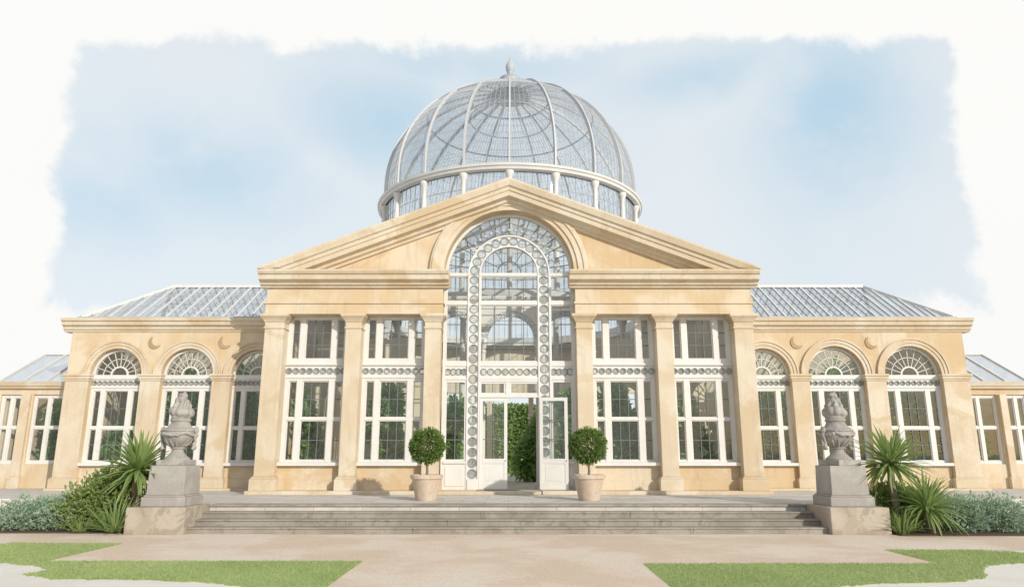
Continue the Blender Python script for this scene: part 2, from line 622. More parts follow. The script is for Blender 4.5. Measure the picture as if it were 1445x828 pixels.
rng = random.Random(5)
for poly, xr, lab in ((lawn_l, (-9.8, -2.2), 'short fresh green grass blades of the lawn to the left of the path'),
                      (lawn_r, (2.0, 10.1), 'short fresh green grass blades of the lawn to the right of the path')):
    g = MB()
    k = 0
    while k < 42000:
        x, y = rng.uniform(*xr), rng.uniform(-11.8, -6.7)
        if not inside(x, y, poly): continue
        k += 1
        h = rng.uniform(0.010, 0.032)
        a = rng.uniform(0, 2 * PI)
        wv = rng.uniform(0.004, 0.008)
        lx, ly = rng.uniform(-0.025, 0.025), rng.uniform(-0.025, 0.025)
        ca, sa = math.cos(a) * wv, math.sin(a) * wv
        g.add([(x - ca, y - sa, 0.006), (x + ca, y + sa, 0.006), (x + lx, y + ly, 0.007 + h)], [(0, 1, 2)])
    tag(g.build('grass', M['blade'], recalc=False), lab, 'grass', kind='stuff')

# terrace (a solid platform the building stands on)
g = MB()
g.prism([(-18.2, -1.9), (-7.99, -1.9), (-7.99, -4.1), (7.99, -4.1), (7.99, -1.9), (18.4, -1.9), (18.4, 20.5), (-18.2, 20.5)], 0, 1)
g.v = [(x, z, y * TZ) for (x, y, z) in g.v]
tag(g.build('terrace', M['terrace'], bevel=0.01), kind='structure')
# bare beds below the terrace
for name, x0, x1 in (('planting_bed', -12.2, -8.05), ('planting_bed', 8.05, 12.0)):
    g = MB()
    g.box(x0, x1, -5.05 if x0 < 0 else -5.6, -1.95, 0.0, 0.03)
    tag(g.build(name, M['soil']), kind='structure')

# ------------------------------------------------------------------ steps
st = empty('stone_steps', (0, -4.1, 0))
tag(st, 'long flight of weathered grey stone steps between the two pedestals', 'steps')
for i in range(3):
    zt = 0.39 - 0.13 * i
    y1 = 0.0 - 0.36 * i
    g = MB()
    xs = [-6.74, -4.4 + 0.9 * i, -0.6 - 0.7 * i, 2.7 + 0.6 * i, 6.74]
    for a, bq in zip(xs, xs[1:]):       # stones laid end to end
        g.box(a + 0.002, bq - 0.002, y1 - 0.36, y1 - 0.002, 0.0, zt - 0.035)
        g.box(a + 0.002, bq - 0.002, y1 - 0.385, y1 - 0.002, zt - 0.034, zt)
    g.build('step', M['step'], st, bevel=0.008)
g = MB()
xs = [-6.74, -3.2, 0.4, 3.6, 6.74]
for a, bq in zip(xs, xs[1:]):
    g.box(a + 0.002, bq - 0.002, -0.045, 0.34, 0.48, 0.528)
g.build('step', M['step'], st, bevel=0.008)

# ------------------------------------------------------------------ the conservatory
house = empty('conservatory', (0, 0, 0))
tag(house, 'cream stone conservatory with a great glass dome, pedimented portico and low glass-roofed wings', 'conservatory')

S, SP, W = M['stone'], M['stone_pale'], M['white']
BEV = 0.012
CAPZ, CAPT = 5.27, 5.71


def pilaster(xa, xb, yf=0.0, depth=0.6, z0=0.62, zp=0.97, cap0=CAPZ, cap1=CAPT, material=SP, taper=True):
    g = MB()
    g.box(xa, xb, yf, yf + depth, zp + 0.05, cap0)
    p = g.build('pilaster', material, house, bevel=BEV)
    g = MB()
    g.box(xa - 0.09, xb + 0.09, yf - 0.09, yf + depth, z0, zp - 0.03)
    g.box(xa - 0.06, xb + 0.06, yf - 0.06, yf + depth, zp - 0.03, zp + 0.02)
    g.box(xa - 0.03, xb + 0.03, yf - 0.03, yf + depth, zp + 0.02, zp + 0.05)
    g.build('plinth', material, p, bevel=BEV)
    g = MB()
    H = cap1 - cap0
    g.box(xa - 0.03, xb + 0.03, yf - 0.03, yf + depth, cap0, cap0 + 0.05)
    g.box(xa - 0.004, xb + 0.004, yf - 0.004, yf + depth, cap0 + 0.05, cap0 + 0.45 * H)
    # flared bell
    k = 5
    for i in range(k):
        e = 0.02 + 0.10 * ((i + 1) / k) ** 1.6
        za = cap0 + 0.45 * H + 0.37 * H * i / k
        zb = cap0 + 0.45 * H + 0.37 * H * (i + 1) / k
        g.box(xa - e, xb + e, yf - e, yf + depth, za, zb)
    g.box(xa - 0.14, xb + 0.14, yf - 0.14, yf + depth, cap0 + 0.82 * H, cap1 - 0.003)
    g.build('capital', material, p, bevel=0.008)
    return p


PIL = [(-7.27, -6.70), (-4.86, -4.40), (-2.50, -2.03), (2.00, 2.47), (4.38, 4.86), (6.70, 7.27)]
for xa, xb in PIL:
    pilaster(xa, xb)

# stylobate and aprons
g = MB()
g.box(-7.42, -0.95, -0.22, 0.55, TZ, 0.62)
g.box(0.95, 7.42, -0.22, 0.55, TZ, 0.62)
g.box(-0.95, 0.95, -0.16, 0.55, TZ, 0.60)
g.build('stylobate', SP, house, bevel=0.01)
BAYS = [(-6.70, -4.86), (-4.40, -2.50), (2.47, 4.38), (4.86, 6.70)]
for xa, xb in BAYS:
    g = MB()
    g.box(xa, xb, 0.36, 0.62, 0.62, 1.30)
    g.box(xa + 0.001, xb - 0.001, 0.30, 0.36, 0.62, 0.90)
    g.build('apron_wall', S, house, bevel=0.01)


# ------------------------------------------------------------------ windows
def lights_frame(g, xcuts, zcuts, y0, y1, x0, x1, z0, z1):
    """solid frame with rectangular lights. xcuts [(a,b)], zcuts [(a,b)]"""
    xs = [x0] + [v for c in xcuts for v in c] + [x1]
    for i in range(0, len(xs), 2):
        g.box(xs[i], xs[i + 1], y0, y1, z0, z1)
    zs = [z0] + [v for c in zcuts for v in c] + [z1]
    for a, bq in xcuts:
        for i in range(0, len(zs), 2):
            if zs[i + 1] - zs[i] > 1e-4:
                g.box(a, bq, y0 + 0.004, y1 - 0.004, zs[i], zs[i + 1])


def sash(g, a, bq, za, zb, y0, y1, t=0.028):
    g.box(a, a + t, y0, y1, za, zb)
    g.box(bq - t, bq, y0, y1, za, zb)
    g.box(a + t, bq - t, y0 + 0.002, y1 - 0.002, za, za + t)
    g.box(a + t, bq - t, y0 + 0.002, y1 - 0.002, zb - t, zb)


def pane(g, a, bq, za, zb, y):
    g.add([(a, y, za), (bq, y, za), (bq, y, zb), (a, y, zb)], [(0, 1, 2, 3)])


BAR = 0.024


def lattice(g, a, bq, za, zb, y, nc, nr):
    for i in range(1, nc):
        x = a + (bq - a) * i / nc
        g.box(x - BAR / 2, x + BAR / 2, y - 0.02, y + 0.012, za, zb)
    for i in range(1, nr):
        z = za + (zb - za) * i / nr
        g.box(a, bq, y - 0.016, y + 0.010, z - BAR / 2, z + BAR / 2)


def line_map(x0, x1, zc, hw, n):
    return lambda s, t: (x0 + (x1 - x0) * s / n, zc + t * hw)


def vert_map(xc, hw, z0, z1, n):
    return lambda s, t: (xc - t * hw, z0 + (z1 - z0) * s / n)


def arc_map(cx, cz, rm, hw, a0, a1, n):
    return lambda s, t: (cx + (rm + t * hw) * math.cos(a0 + (a1 - a0) * s / n), cz + (rm + t * hw) * math.sin(a0 + (a1 - a0) * s / n))


def band(name, parent, mp, n, length, hw, hr, y, th=0.05, collar=True):
    g = MB()
    ratio = length / n / (2 * hw)
    g.pierced(n, hr, ratio, mp, y, y + th)
    o = g.build(name, W, parent, recalc=False)
    if collar:
        g = MB()
        g.rings_on(n, hr, ratio, mp, y, 0.022 / hw, 0.018)
        g.build('collar_row', M['collar'], parent, recalc=False)
        # a disc of opal glass closing each hole
        g = MB()
        for c in range(n):
            vs = []
            for i in range(20):
                x, z = mp(c + 0.5 + 0.5 * hr * math.cos(2 * PI * i / 20) / ratio, hr * math.sin(2 * PI * i / 20))
                vs.append((x, y + th * 0.5, z))
            g.add(vs, [tuple(range(20))])
        g.build('glass_discs', M['opal'], parent, recalc=False)
    return o


YW = 0.45
for xa, xb in BAYS:
    wdt = xb - xa
    k = wdt / 1.85
    xc = [(xa + 0.12 * k, xa + 0.36 * k), (xa + 0.53 * k, xa + 1.32 * k), (xa + 1.49 * k, xa + 1.73 * k)]
    g = MB()
    lights_frame(g, xc, [(1.45, 2.60), (2.68, 3.76)], YW, YW + 0.14, xa, xb, 1.40, 3.84)
    lights_frame(g, xc, [(4.42, 5.64)], YW, YW + 0.14, xa, xb, 4.28, CAPT)
    g.box(xa, xb, YW - 0.03, YW + 0.10, 3.84, 3.885)
    g.box(xa, xb, YW - 0.05, YW + 0.10, 4.225, 4.28)
    g.box(xa + 0.002, xb - 0.002, YW - 0.25, YW + 0.10, 1.30, 1.40)      # sill
    for a, bq in xc:
        for za, zb in ((1.45, 2.60), (2.68, 3.76), (4.42, 5.64)):
            sash(g, a, bq, za, zb, YW + 0.035, YW + 0.095)
    wn = g.build('window', W, house, bevel=0.006)
    band('pierced_band', wn, line_map(xa, xb, 4.055, 0.17, 9), 9, wdt, 0.17, 0.44, YW + 0.01)
    g = MB()
    gl = MB()
    for j, (a, bq) in enumerate(xc):
        for za, zb, nr in ((1.45, 2.60, 2), (2.68, 3.76, 2), (4.42, 5.64, 3)):
            lattice(g, a + .028, bq - .028, za + .028, zb - .028, YW + 0.068, 3 if j == 1 else 1, nr)
            pane(gl, a, bq, za, zb, YW + 0.07)
    pane(gl, xa, xb, 3.885, 4.225, YW + 0.09)
    g.build('glazing_grid', M['iron'], wn)
    gl.build('glass', M['glass'], wn, recalc=False)

# ------------------------------------------------------------------ entablature (broken by the great arch)
CX_OUT, CX_IN = 7.30, 1.98
prof_cor = [(0.08, 6.50), (-0.06, 6.50), (-0.08, 6.55), (-0.16, 6.58), (-0.18, 6.64), (-0.34, 6.70), (-0.36, 6.83), (-0.42, 6.86), (-0.46, 6.93), (-0.46, 6.98), (0.08, 6.98)]
for sgn in (-1, 1):
    g = MB()
    xa, xb = sorted((sgn * CX_IN, sgn * CX_OUT))
    g.box(xa, xb, 0.0, 0.66, CAPT, 6.02)
    g.box(xa - 0.03, xb + 0.03, -0.04, 0.66, 6.02, 6.09)
    g.box(xa + 0.01, xb - 0.01, 0.02, 0.66, 6.09, 6.50)
    en = g.build('entablature', S, house, bevel=0.01)
    g = MB()
    g.sweep(prof_cor, [(min(sgn * 1.80, sgn * 7.46), 0, 0), (max(sgn * 1.80, sgn * 7.46), 0, 0)])
    # the cornice returns into the arch
    g.box(sgn * 1.80, sgn * 1.975, 0.08, 0.40, 6.62, 6.98)
    g.build('cornice', SP, en, bevel=0.008)

# pediment
AZ, AR, ACZ = 6.98, 1.97, 7.02
SL = (9.86 - 7.02) / 7.47


def rake(x):
    return 9.86 - abs(x) * SL


g = MB()
xs_ = [-AR * math.cos(PI * i / 48) for i in range(49)]
cols = [(-7.2, 6.98, rake(7.2) - 0.06), (-AR - 0.0005, 6.98, rake(AR) - 0.06)]
cols += [(x, ACZ + math.sqrt(max(0.0, AR * AR - x * x)), rake(x) - 0.06) for x in xs_]
cols += [(AR + 0.0005, 6.98, rake(AR) - 0.06), (7.2, 6.98, rake(7.2) - 0.06)]
strip(g, cols, 0.10, 0.50)
g.build('pediment_wall', S, house)
g = MB()
pr = [(0.12, -0.80), (0.02, -0.80), (0.0, -0.72), (-0.10, -0.68), (-0.12, -0.60), (-0.30, -0.55), (-0.32, -0.40), (-0.36, -0.38), (-0.38, -0.27), (-0.44, -0.24), (-0.50, -0.06), (-0.50, 0.0), (0.12, 0.0)]
# lengths along the slope are foreshortened so the ends die into the level cornice
for sgn in (-1, 1):
    g = MB()
    path = [(0, 0, 9.86), (sgn * 7.47, 0, 7.02)]
    n = len(pr)
    vs = []
    for x, oy, oz in path:
        for y, z in pr:
            zz = oz + z
            vs.append((x, y, max(zz, 6.984) if x else zz))
    # intermediate rings so the soffit meets the cornice cleanly
    rings = []
    for i in range(25):
        x = sgn * 7.47 * i / 24
        oz = rake(x)
        for j, (y, z) in enumerate(pr):
            rings.append((x, y, max(oz + z * 0.92, 6.984 + 0.0004 * (len(pr) - j))))
    fs = []
    for i in range(24):
        for j in range(n):
            jj = (j + 1) % n
            fs.append((i * n + j, i * n + jj, (i + 1) * n + jj, (i + 1) * n + j))
    fs.append(tuple(range(n)))
    fs.append(tuple(range(24 * n, 25 * n)))
    g.add(rings, fs)
    g.build('raking_cornice', SP, house)

# archivolt
g = MB()
g.ring(0, ACZ, AR + 0.002, AR + 0.13, 0, PI, 0.03, 0.40, 64)
g.ring(0, ACZ, AR + 0.13, AR + 0.30, 0, PI, -0.02, 0.14, 64)
g.ring(0, ACZ, AR + 0.30, AR + 0.38, 0, PI, -0.055, 0.14, 64)
g.ring(0, ACZ, AR + 0.38, AR + 0.44, 0, PI, -0.02, 0.14, 64)
g.build('archivolt', SP, house)

# ------------------------------------------------------------------ great arched window
YA = 0.45
aw = MB()
SX0, SX1 = 0.90, 1.24            # the pierced uprights
# horizontal rails
for (za, zb) in ((6.99, 7.09), (6.08, 6.20), (4.20, 4.34), (3.80, 3.865)):
    for xa, xb in ((-1.915, -SX1 - 0.025), (-SX0 + 0.025, SX0 - 0.025), (SX1 + 0.025, 1.915)):
        aw.box(xa, xb, YA, YA + 0.13, za, zb)
# fillets either side of the uprights and of the arc
for sgn in (-1, 1):
    for x in (SX0, SX1):
        aw.box(sgn * x - 0.025, sgn * x + 0.025, YA - 0.02, YA + 0.14, 0.62 if x == SX0 else 0.62, 7.04)
    aw.box(sgn * 1.915, sgn * 2.0, YA, YA + 0.13, 0.62, 6.99)
for r in (SX0, SX1):
    aw.ring(0, 7.04, r - 0.025, r + 0.025, 0, PI, YA - 0.02, YA + 0.14, 48)
aw.ring(0, ACZ, AR - 0.09, AR - 0.001, 0, PI, YA, YA + 0.13, 64)
# bottom of the uprights: plain pedestals
for sgn in (-1, 1):
    aw.box(min(sgn * (SX0 + .025), sgn * (SX1 - .025)), max(sgn * (SX0 + .025), sgn * (SX1 - .025)), YA - 0.05, YA + 0.12, 0.62, 0.92)
    # solid panel under the side lights
    a, bq = sorted((sgn * (SX1 + 0.025), sgn * 1.915))
    aw.box(a, bq, YA, YA + 0.1, 0.62, 1.36)
    aw.box(a, bq, YA - 0.05, YA + 0.12, 1.36, 1.42)
    aw.box(a + 0.05, bq - 0.05, YA - 0.02, YA, 0.72, 1.26)
    # side light sash
    lights_frame(aw, [(a + 0.06, bq - 0.06)], [(1.48, 3.72)], YA + 0.02, YA + 0.11, a, bq, 1.42, 3.80)
    sash(aw, a, bq, 4.34, 6.08, YA + 0.03, YA + 0.09)
    sash(aw, a, bq, 6.20, 6.99, YA + 0.03, YA + 0.09)
sash(aw, -SX0 + .025, SX0 - .025, 4.34, 6.08, YA + 0.03, YA + 0.09)
sash(aw, -SX0 + .025, SX0 - .025, 6.20, 6.99, YA + 0.03, YA + 0.09)
arched = aw.build('arched_window', W, house, bevel=0.005)
hw = (SX1 - SX0) / 2 - 0.025
xm = (SX0 + SX1) / 2
for sgn in (-1, 1):
    nn = 20
    band('pierced_band', arched, vert_map(sgn * xm, hw, 0.92, 7.02, nn), nn, 6.10, hw, 0.80, YA + 0.02)
nn = 12
band('pierced_band', arched, arc_map(0, 7.04, xm, hw, 0.0, PI, nn), nn, PI * xm, hw, 0.80, YA + 0.02)
for xa, xb, nn in ((-1.915, -SX1 - .025, 4), (-SX0 + .025, SX0 - .025, 8), (SX1 + .025, 1.915, 4)):
    band('pierced_band', arched, line_map(xa, xb, 4.033, 0.166, nn), nn, xb - xa, 0.166, 0.5, YA + 0.03)
gg = MB()
# radiating bars, the inner fan and the row of beads
for i in range(1, 18):
    a = PI * i / 18
    c, q = math.cos(a), math.sin(a)
    gg.bar((1.265 * c, YA + 0.05, 7.04 + 1.265 * q), (1.88 * c, YA + 0.05, 7.03 + 1.87 * q), 0.022, 0.03, (0, 1, 0))
for i in range(1, 6):
    a = PI * i / 6
    c, q = math.cos(a), math.sin(a)
    gg.bar((0.37 * c, YA + 0.05, 7.09 + 0.37 * q), (0.87 * c, YA + 0.05, 7.06 + 0.85 * q), 0.022, 0.03, (0, 1, 0))
gg.ring(0, 7.09, 0.35, 0.385, 0, PI, YA + 0.035, YA + 0.065, 24)
gg.box(-SX0 + .05, SX0 - .05, YA + 0.035, YA + 0.065, 6.585, 6.61)
for x in (-0.44, 0.0, 0.44):
    gg.box(x - .012, x + .012, YA + 0.035, YA + 0.065, 6.23, 6.97)
for x in (-0.44, 0.0, 0.44, -1.59, 1.59):
    gg.box(x - .012, x + .012, YA + 0.037, YA + 0.063, 4.37, 6.06)
for z in (4.92, 5.48):
    for xa, xb in ((-1.88, -1.29), (-.85, .85), (1.29, 1.88)):
        gg.box(xa, xb, YA + 0.04, YA + 0.06, z - .012, z + .012)
for x in (-1.59, 1.59):
    gg.box(x - .012, x + .012, YA + 0.035, YA + 0.065, 1.50, 3.72)
    for z in (2.04, 2.60, 3.16):
        gg.box(x - .27, x + .27, YA + 0.04, YA + 0.06, z - .012, z + .012)
gg.build('glazing_grid', M['iron'], arched)
gb = MB()
for i in range(23):
    a = PI * (i + 0.5) / 23
    gb.sphere((1.45 * math.cos(a), YA + 0.045, 7.04 + 1.45 * math.sin(a)), 0.058, 10, 6, (1.15 if abs(math.cos(a)) < 0.7 else 0.85, 0.5, 0.85))
gb.build('bead_row', M['iron_pale'], arched)
gl = MB()
pane(gl, -1.93, -SX0, 1.44, 7.0, YA + 0.075)
pane(gl, SX0, 1.93, 1.44, 7.0, YA + 0.075)
pane(gl, -SX0, SX0, 3.86, 7.0, YA + 0.075)
ap = [(x, YA + 0.075, z) for x, z in arc_pts(0, ACZ, AR - 0.05, 0, PI, 40)] + [(-1.92, YA + 0.075, 7.0), (1.92, YA + 0.075, 7.0)]
gl.add(ap, [tuple(range(len(ap)))])
gl.build('glass', M['glass'], arched, recalc=False)

# ------------------------------------------------------------------ doorway
DX0, DXM, DX1 = -0.875, -0.04, 0.875
df = MB()
df.box(DX0, DX1, YA + 0.01, YA + 0.14, 3.27, 3.36)
df.box(DX0, DX1, YA + 0.01, YA + 0.14, 3.73, 3.80)
df.box(DXM - 0.06, DXM + 0.06, YA + 0.01, YA + 0.14, 3.36, 3.73)
sash(df, DX0, DXM - .06, 3.36, 3.73, YA + .03, YA + .1, .05)
sash(df, DXM + .06, DX1, 3.36, 3.73, YA + .03, YA + .1, .05)
dfo = df.build('door_frame', W, house, bevel=0.005)
g = MB()
g.box(DX0, DX1, YA - 0.02, YA + 0.2, 0.60, 0.625)
g.build('threshold', M['step'], house, bevel=0.005)
gl = MB()
pane(gl, DX0, DX1, 3.36, 3.73, YA + .075)
gl.build('glass', M['glass'], dfo, recalc=False)
gg = MB()
for x in ((DX0 + DXM - .06) / 2, (DX1 + DXM + .06) / 2):
    gg.box(x - .012, x + .012, YA + .05, YA + .085, 3.41, 3.68)
gg.build('glazing_grid', M['iron'], dfo)


def door_leaf(wd, hinge, rot, label):
    e = empty('door', hinge, rot)
    e.parent = house
    e['label'] = label
    g = MB()
    g.box(0.004, 0.10, 0, 0.05, 0.632, 3.262)
    g.box(wd - 0.10, wd - 0.004, 0, 0.05, 0.632, 3.262)
    g.box(0.10, wd - 0.10, 0.002, 0.048, 0.632, 0.80)
    g.box(0.10, wd - 0.10, 0.002, 0.048, 1.36, 1.50)
    g.box(0.10, wd - 0.10, 0.002, 0.048, 3.16, 3.262)
    g.box(0.10, wd - 0.10, 0.014, 0.036, 0.80, 1.36)
    g.box(0.17, wd - 0.17, 0.006, 0.044, 0.87, 1.29)
    g.build('door_panel', W, e, bevel=0.005)
    g = MB()
    g.box(wd / 2 - .012, wd / 2 + .012, .012, .038, 1.50, 3.16)
    for z in (2.05, 2.60):
        g.box(.10, wd - .10, .015, .035, z - .012, z + .012)
    g.build('glazing_grid', M['iron'], e)
    g = MB()
    pane(g, .10, wd - .10, 1.50, 3.16, .025)
    g.build('glass', M['glass'], e, recalc=False)
    g = MB()
    for yy in (-0.03, 0.08):
        g.tube([(wd - .05, yy, 1.44), (wd - .05, yy, 1.44), (wd - .17, yy, 1.44)], 0.011, 8)
    g.tube([(wd - .05, -0.03, 1.44), (wd - .05, 0.08, 1.44)], 0.014, 8)
    g.build('handle', M['iron'], e)


door_leaf(0.83, (DX0, YA + 0.04, 0), 0.0, 'closed white glazed door leaf with solid lower panel')
door_leaf(0.84, (DX1 + 0.02, YA - 0.05, 0), R(-9), 'open white glazed door leaf folded back outside')

# ------------------------------------------------------------------ pavilion shell behind the portico
g = MB()
for sgn in (-1, 1):
    xa, xb = sorted((sgn * 6.75, sgn * 7.15))
    g.box(xa, xb, 0.66, 2.3, TZ, 6.98)
    g.box(xa, xb, 2.3, 6.9, 4.6, 6.98)
    for ya, yb in ((6.9, 7.6), (11.5, 12.1), (15.9, 16.6)):
        g.box(xa, xb, ya, yb, TZ, 6.98)
    for ya, yb in ((7.6, 11.5), (12.1, 15.9)):  # tall unseen openings with mullions, added to let more light into the hall
        g.box(xa, xb, ya, yb, TZ, 1.2)
        g.box(xa, xb, ya, yb, 6.2, 6.98)
        for f in (0.25, 0.5, 0.75):
            y = ya + (yb - ya) * f
            g.box(xa + 0.12, xb - 0.12, y - 0.05, y + 0.05, 1.2, 6.2)
g.build('side_wall', M['stone'], house)
# rear wall with five tall openings
rp = []
g = MB()
xs = [-7.15, -5.9, -3.7, -3.1, -1.2, 1.2, 3.1, 3.7, 5.9, 7.15]
g.box(-7.15, 7.15, 16.2, 16.6, 4.7, 6.98)
for a, bq in ((-7.15, -6.5), (-5.5, -5.0), (-4.0, -3.5), (-2.5, -2.0), (-1.2, -0.95), (0.95, 1.2), (2.0, 2.5), (3.5, 4.0), (5.0, 5.5), (6.5, 7.15)):
    g.box(a, bq, 16.2, 16.6, TZ, 4.7)
g.build('rear_wall', M['cream'], house)
# glazed gable roof behind the pediment
gl, gb = MB(), MB()
for sgn in (-1, 1):
    gl.add([(0, 0.52, 9.66), (sgn * 7.1, 0.52, rake(7.1) - 0.20), (sgn * 7.1, 4.15, rake(7.1) - 0.20), (0, 4.15, 9.66)], [(0, 1, 2, 3)])
    for i in range(0, 15):
        x = sgn * 7.1 * i / 14
        gb.bar((x, 0.52, rake(x) - 0.22), (x, 4.15, rake(x) - 0.22), 0.05, 0.08)
    for y in (1.7, 2.9, 4.15):
        gb.bar((0, y, rake(0) - 0.27), (sgn * 7.1, y, rake(7.1) - 0.27), 0.08, 0.12)
gr = gl.build('gable_roof', M['glass_roof'], house, recalc=False)
gb.build('roof_bars', W, gr)
g = MB()
g.box(-7.1, 7.1, 4.1, 4.2, 6.9, 7.06)
g.build('tie_beam', W, house)

# flat roof round the drum
DC = (0.0, 10.05)
DR = 5.72
g = MB()
NS = 96
hx, hy0, hy1 = 7.15, 4.2 - DC[1], 16.6 - DC[1]
inn, outr = [], []
for i in range(NS):
    a = 2 * PI * (i + 0.5) / NS
    c, q = math.cos(a), math.sin(a)
    k = min(hx / abs(c), (hy1 if q > 0 else -hy0) / abs(q))
    inn.append((DC[0] + (DR - 0.05) * c, DC[1] + (DR - 0.05) * q))
    outr.append((DC[0] + max(k, DR) * c, DC[1] + max(k, DR) * q))
vs = [(x, y, 6.99) for x, y in inn] + [(x, y, 6.99) for x, y in outr] + [(x, y, 7.12) for x, y in inn] + [(x, y, 7.12) for x, y in outr]
fs = []
for i in range(NS):
    j = (i + 1) % NS
    fs += [(i, j, NS + j, NS + i), (2 * NS + i, 3 * NS + i, 3 * NS + j, 2 * NS + j), (i, 2 * NS + i, 2 * NS + j, j), (NS + i, NS + j, 3 * NS + j, 3 * NS + i)]
g.add(vs, fs)
g.build('flat_roof', M['lead'], house)

# ------------------------------------------------------------------ dome
DH = 5.30
NRIB = 20
RINGZ = 12.10
DZ = 12.95


def dome_r(z):
    return 5.66 if z <= DZ else 5.66 * math.sqrt(max(0.0, 1 - ((z - DZ) / DH) ** 2))


def dpt(a, z, off=0.0):
    r = dome_r(z) + off
    return (DC[0] + r * math.sin(a), DC[1] - r * math.cos(a), z)


zs = [RINGZ + 0.27, 12.7] + [DZ + DH * math.sin(PI / 2 * i / 24 * 0.963) for i in range(25)]
g = MB()
n = 120
vs, fs = [], []
for z in zs:
    for i in range(n):
        vs.append(dpt(2 * PI * i / n, z))
for k in range(len(zs) - 1):
    for i in range(n):
        j = (i + 1) % n
        fs.append((k * n + i, k * n + j, (k + 1) * n + j, (k + 1) * n + i))
g.add(vs, fs, True)
dome = g.build('dome', M['glass_dome'], house, recalc=True)
for i in range(NRIB):
    a = 2 * PI * i / NRIB
    g = MB()
    pts = [Vector(dpt(a, z, 0.03)) for z in zs]
    # rectangular rib, standing proud of the glass
    ta = Vector((math.cos(a), math.sin(a), 0))
    vs, fs = [], []
    for k, p in enumerate(pts):
        t = (pts[min(k + 1, len(pts) - 1)] - pts[max(k - 1, 0)]).normalized()
        nrm = ta.cross(t)
        if nrm.dot(p - Vector((DC[0], DC[1], 12.0))) < 0: nrm = -nrm
        hwid = 0.034
        for sx, sn in ((-1, -0.08), (1, -0.08), (1, 0.06), (-1, 0.06)):
            vs.append(p + ta * (sx * hwid) + nrm * sn)
    for k in range(len(pts) - 1):
        for j in range(4):
            jj = (j + 1) % 4
            fs.append((4 * k + j, 4 * k + jj, 4 * k + 4 + jj, 4 * k + 4 + j))
    fs.append((3, 2, 1, 0))
    e = 4 * (len(pts) - 1)
    fs.append((e, e + 1, e + 2, e + 3))
    g.add(vs, fs)
    g.build('rib', M['rib'], dome)
# fine meridians and hoops
g = MB()
for i in range(NRIB):
    for k in range(1, 8):
        a = 2 * PI * (i + k / 8) / NRIB
        top = 26 if k % 2 == 0 else 20
        pts = [dpt(a, z) for z in zs[:top]]
        g.tube(pts, 0.009, 4, False)
for k in range(1, 26):
    z = 12.55 + (DZ - 12.55) * (k - 1) / 3 if k <= 4 else DZ + DH * math.sin(PI / 2 * (k - 4) / 22 * 0.95)
    pts = [dpt(2 * PI * i / 80, z) for i in range(81)]
    g.tube(pts, 0.007, 4, False)
g.build('glazing_grid', M['iron_pale'], dome)
g = MB()
for ph in (0.52, 0.79):
    z = DZ + DH * math.sin(PI / 2 * ph)
    g.tube([dpt(2 * PI * i / 80, z, 0.0) for i in range(81)], 0.04, 6)
g.build('hoop', M['iron_pale'], dome)
# ring cornice under the dome and the drum with its columns
g = MB()
g.lathe([(5.70, RINGZ - 0.04), (5.86, RINGZ), (5.90, RINGZ + 0.10), (5.95, RINGZ + 0.12), (5.97, RINGZ + 0.20), (5.90, RINGZ + 0.23), (5.80, RINGZ + 0.29), (5.60, RINGZ + 0.30), (5.60, RINGZ - 0.04)],
        DC[0], DC[1], 0, 120, cap=False)
g.build('ring_cornice', W, dome)
g = MB()
g.lathe([(5.58, 10.62), (5.86, 10.62), (5.90, 10.74), (5.82, 10.86), (5.58, 10.86), (5.58, 10.62)], DC[0], DC[1], 0, 120, cap=False)
g.lathe([(5.50, 7.08), (5.80, 7.08), (5.80, 7.42), (5.74, 7.48), (5.50, 7.48), (5.50, 7.08)], DC[0], DC[1], 0, 120, cap=False)
g.build('drum_ring', W, dome)
g = MB()
g.lathe([(5.62, 7.46), (5.62, RINGZ)], DC[0], DC[1], 0, 120, cap=False)
g.build('drum_glass', M['glass_dome'], dome, recalc=True)
g = MB()
for i in range(NRIB):
    for k in range(1, 6):
        a = 2 * PI * (i + k / 6) / NRIB
        x, y = DC[0] + 5.63 * math.sin(a), DC[1] - 5.63 * math.cos(a)
        g.tube([(x, y, 7.48), (x, y, RINGZ)], 0.014, 4, False)
for z in (8.4, 9.2, 9.95, 11.45):
    g.tube([(DC[0] + 5.63 * math.sin(2 * PI * i / 80), DC[1] - 5.63 * math.cos(2 * PI * i / 80), z) for i in range(81)], 0.014, 4, False)
g.build('drum_grid', M['iron_pale'], dome)
for i in range(NRIB):
    a = 2 * PI * i / NRIB
    x, y = DC[0] + 5.70 * math.sin(a), DC[1] - 5.70 * math.cos(a)
    g = MB()
    g.lathe([(0.13, 10.86), (0.13, 10.94), (0.095, 10.98), (0.085, 11.72), (0.10, 11.76), (0.10, 11.80), (0.15, 11.90), (0.17, 11.98), (0.17, RINGZ - 0.04)], x, y, 0, 12)
    g.lathe([(0.10, 7.48), (0.10, 10.62)], x, y, 0, 12)
    g.build('drum_column', W, dome)
# finial
g = MB()
g.lathe([(1.00, 18.17), (0.96, 18.26), (0.62, 18.36), (0.52, 18.50), (0.48, 19.02), (0.52, 19.08), (0.44, 19.14), (0.22, 19.24), (0.13, 19.34), (0.16, 19.38), (0.16, 19.42), (0.13, 19.45), (0.19, 19.56), (0.215, 19.70), (0.20, 19.84),
         (0.13, 19.98), (0.06, 20.08), (0.04, 20.14), (0.01, 20.42)], DC[0], DC[1], 0, 24)
g.build('finial', M['iron_pale'], dome)
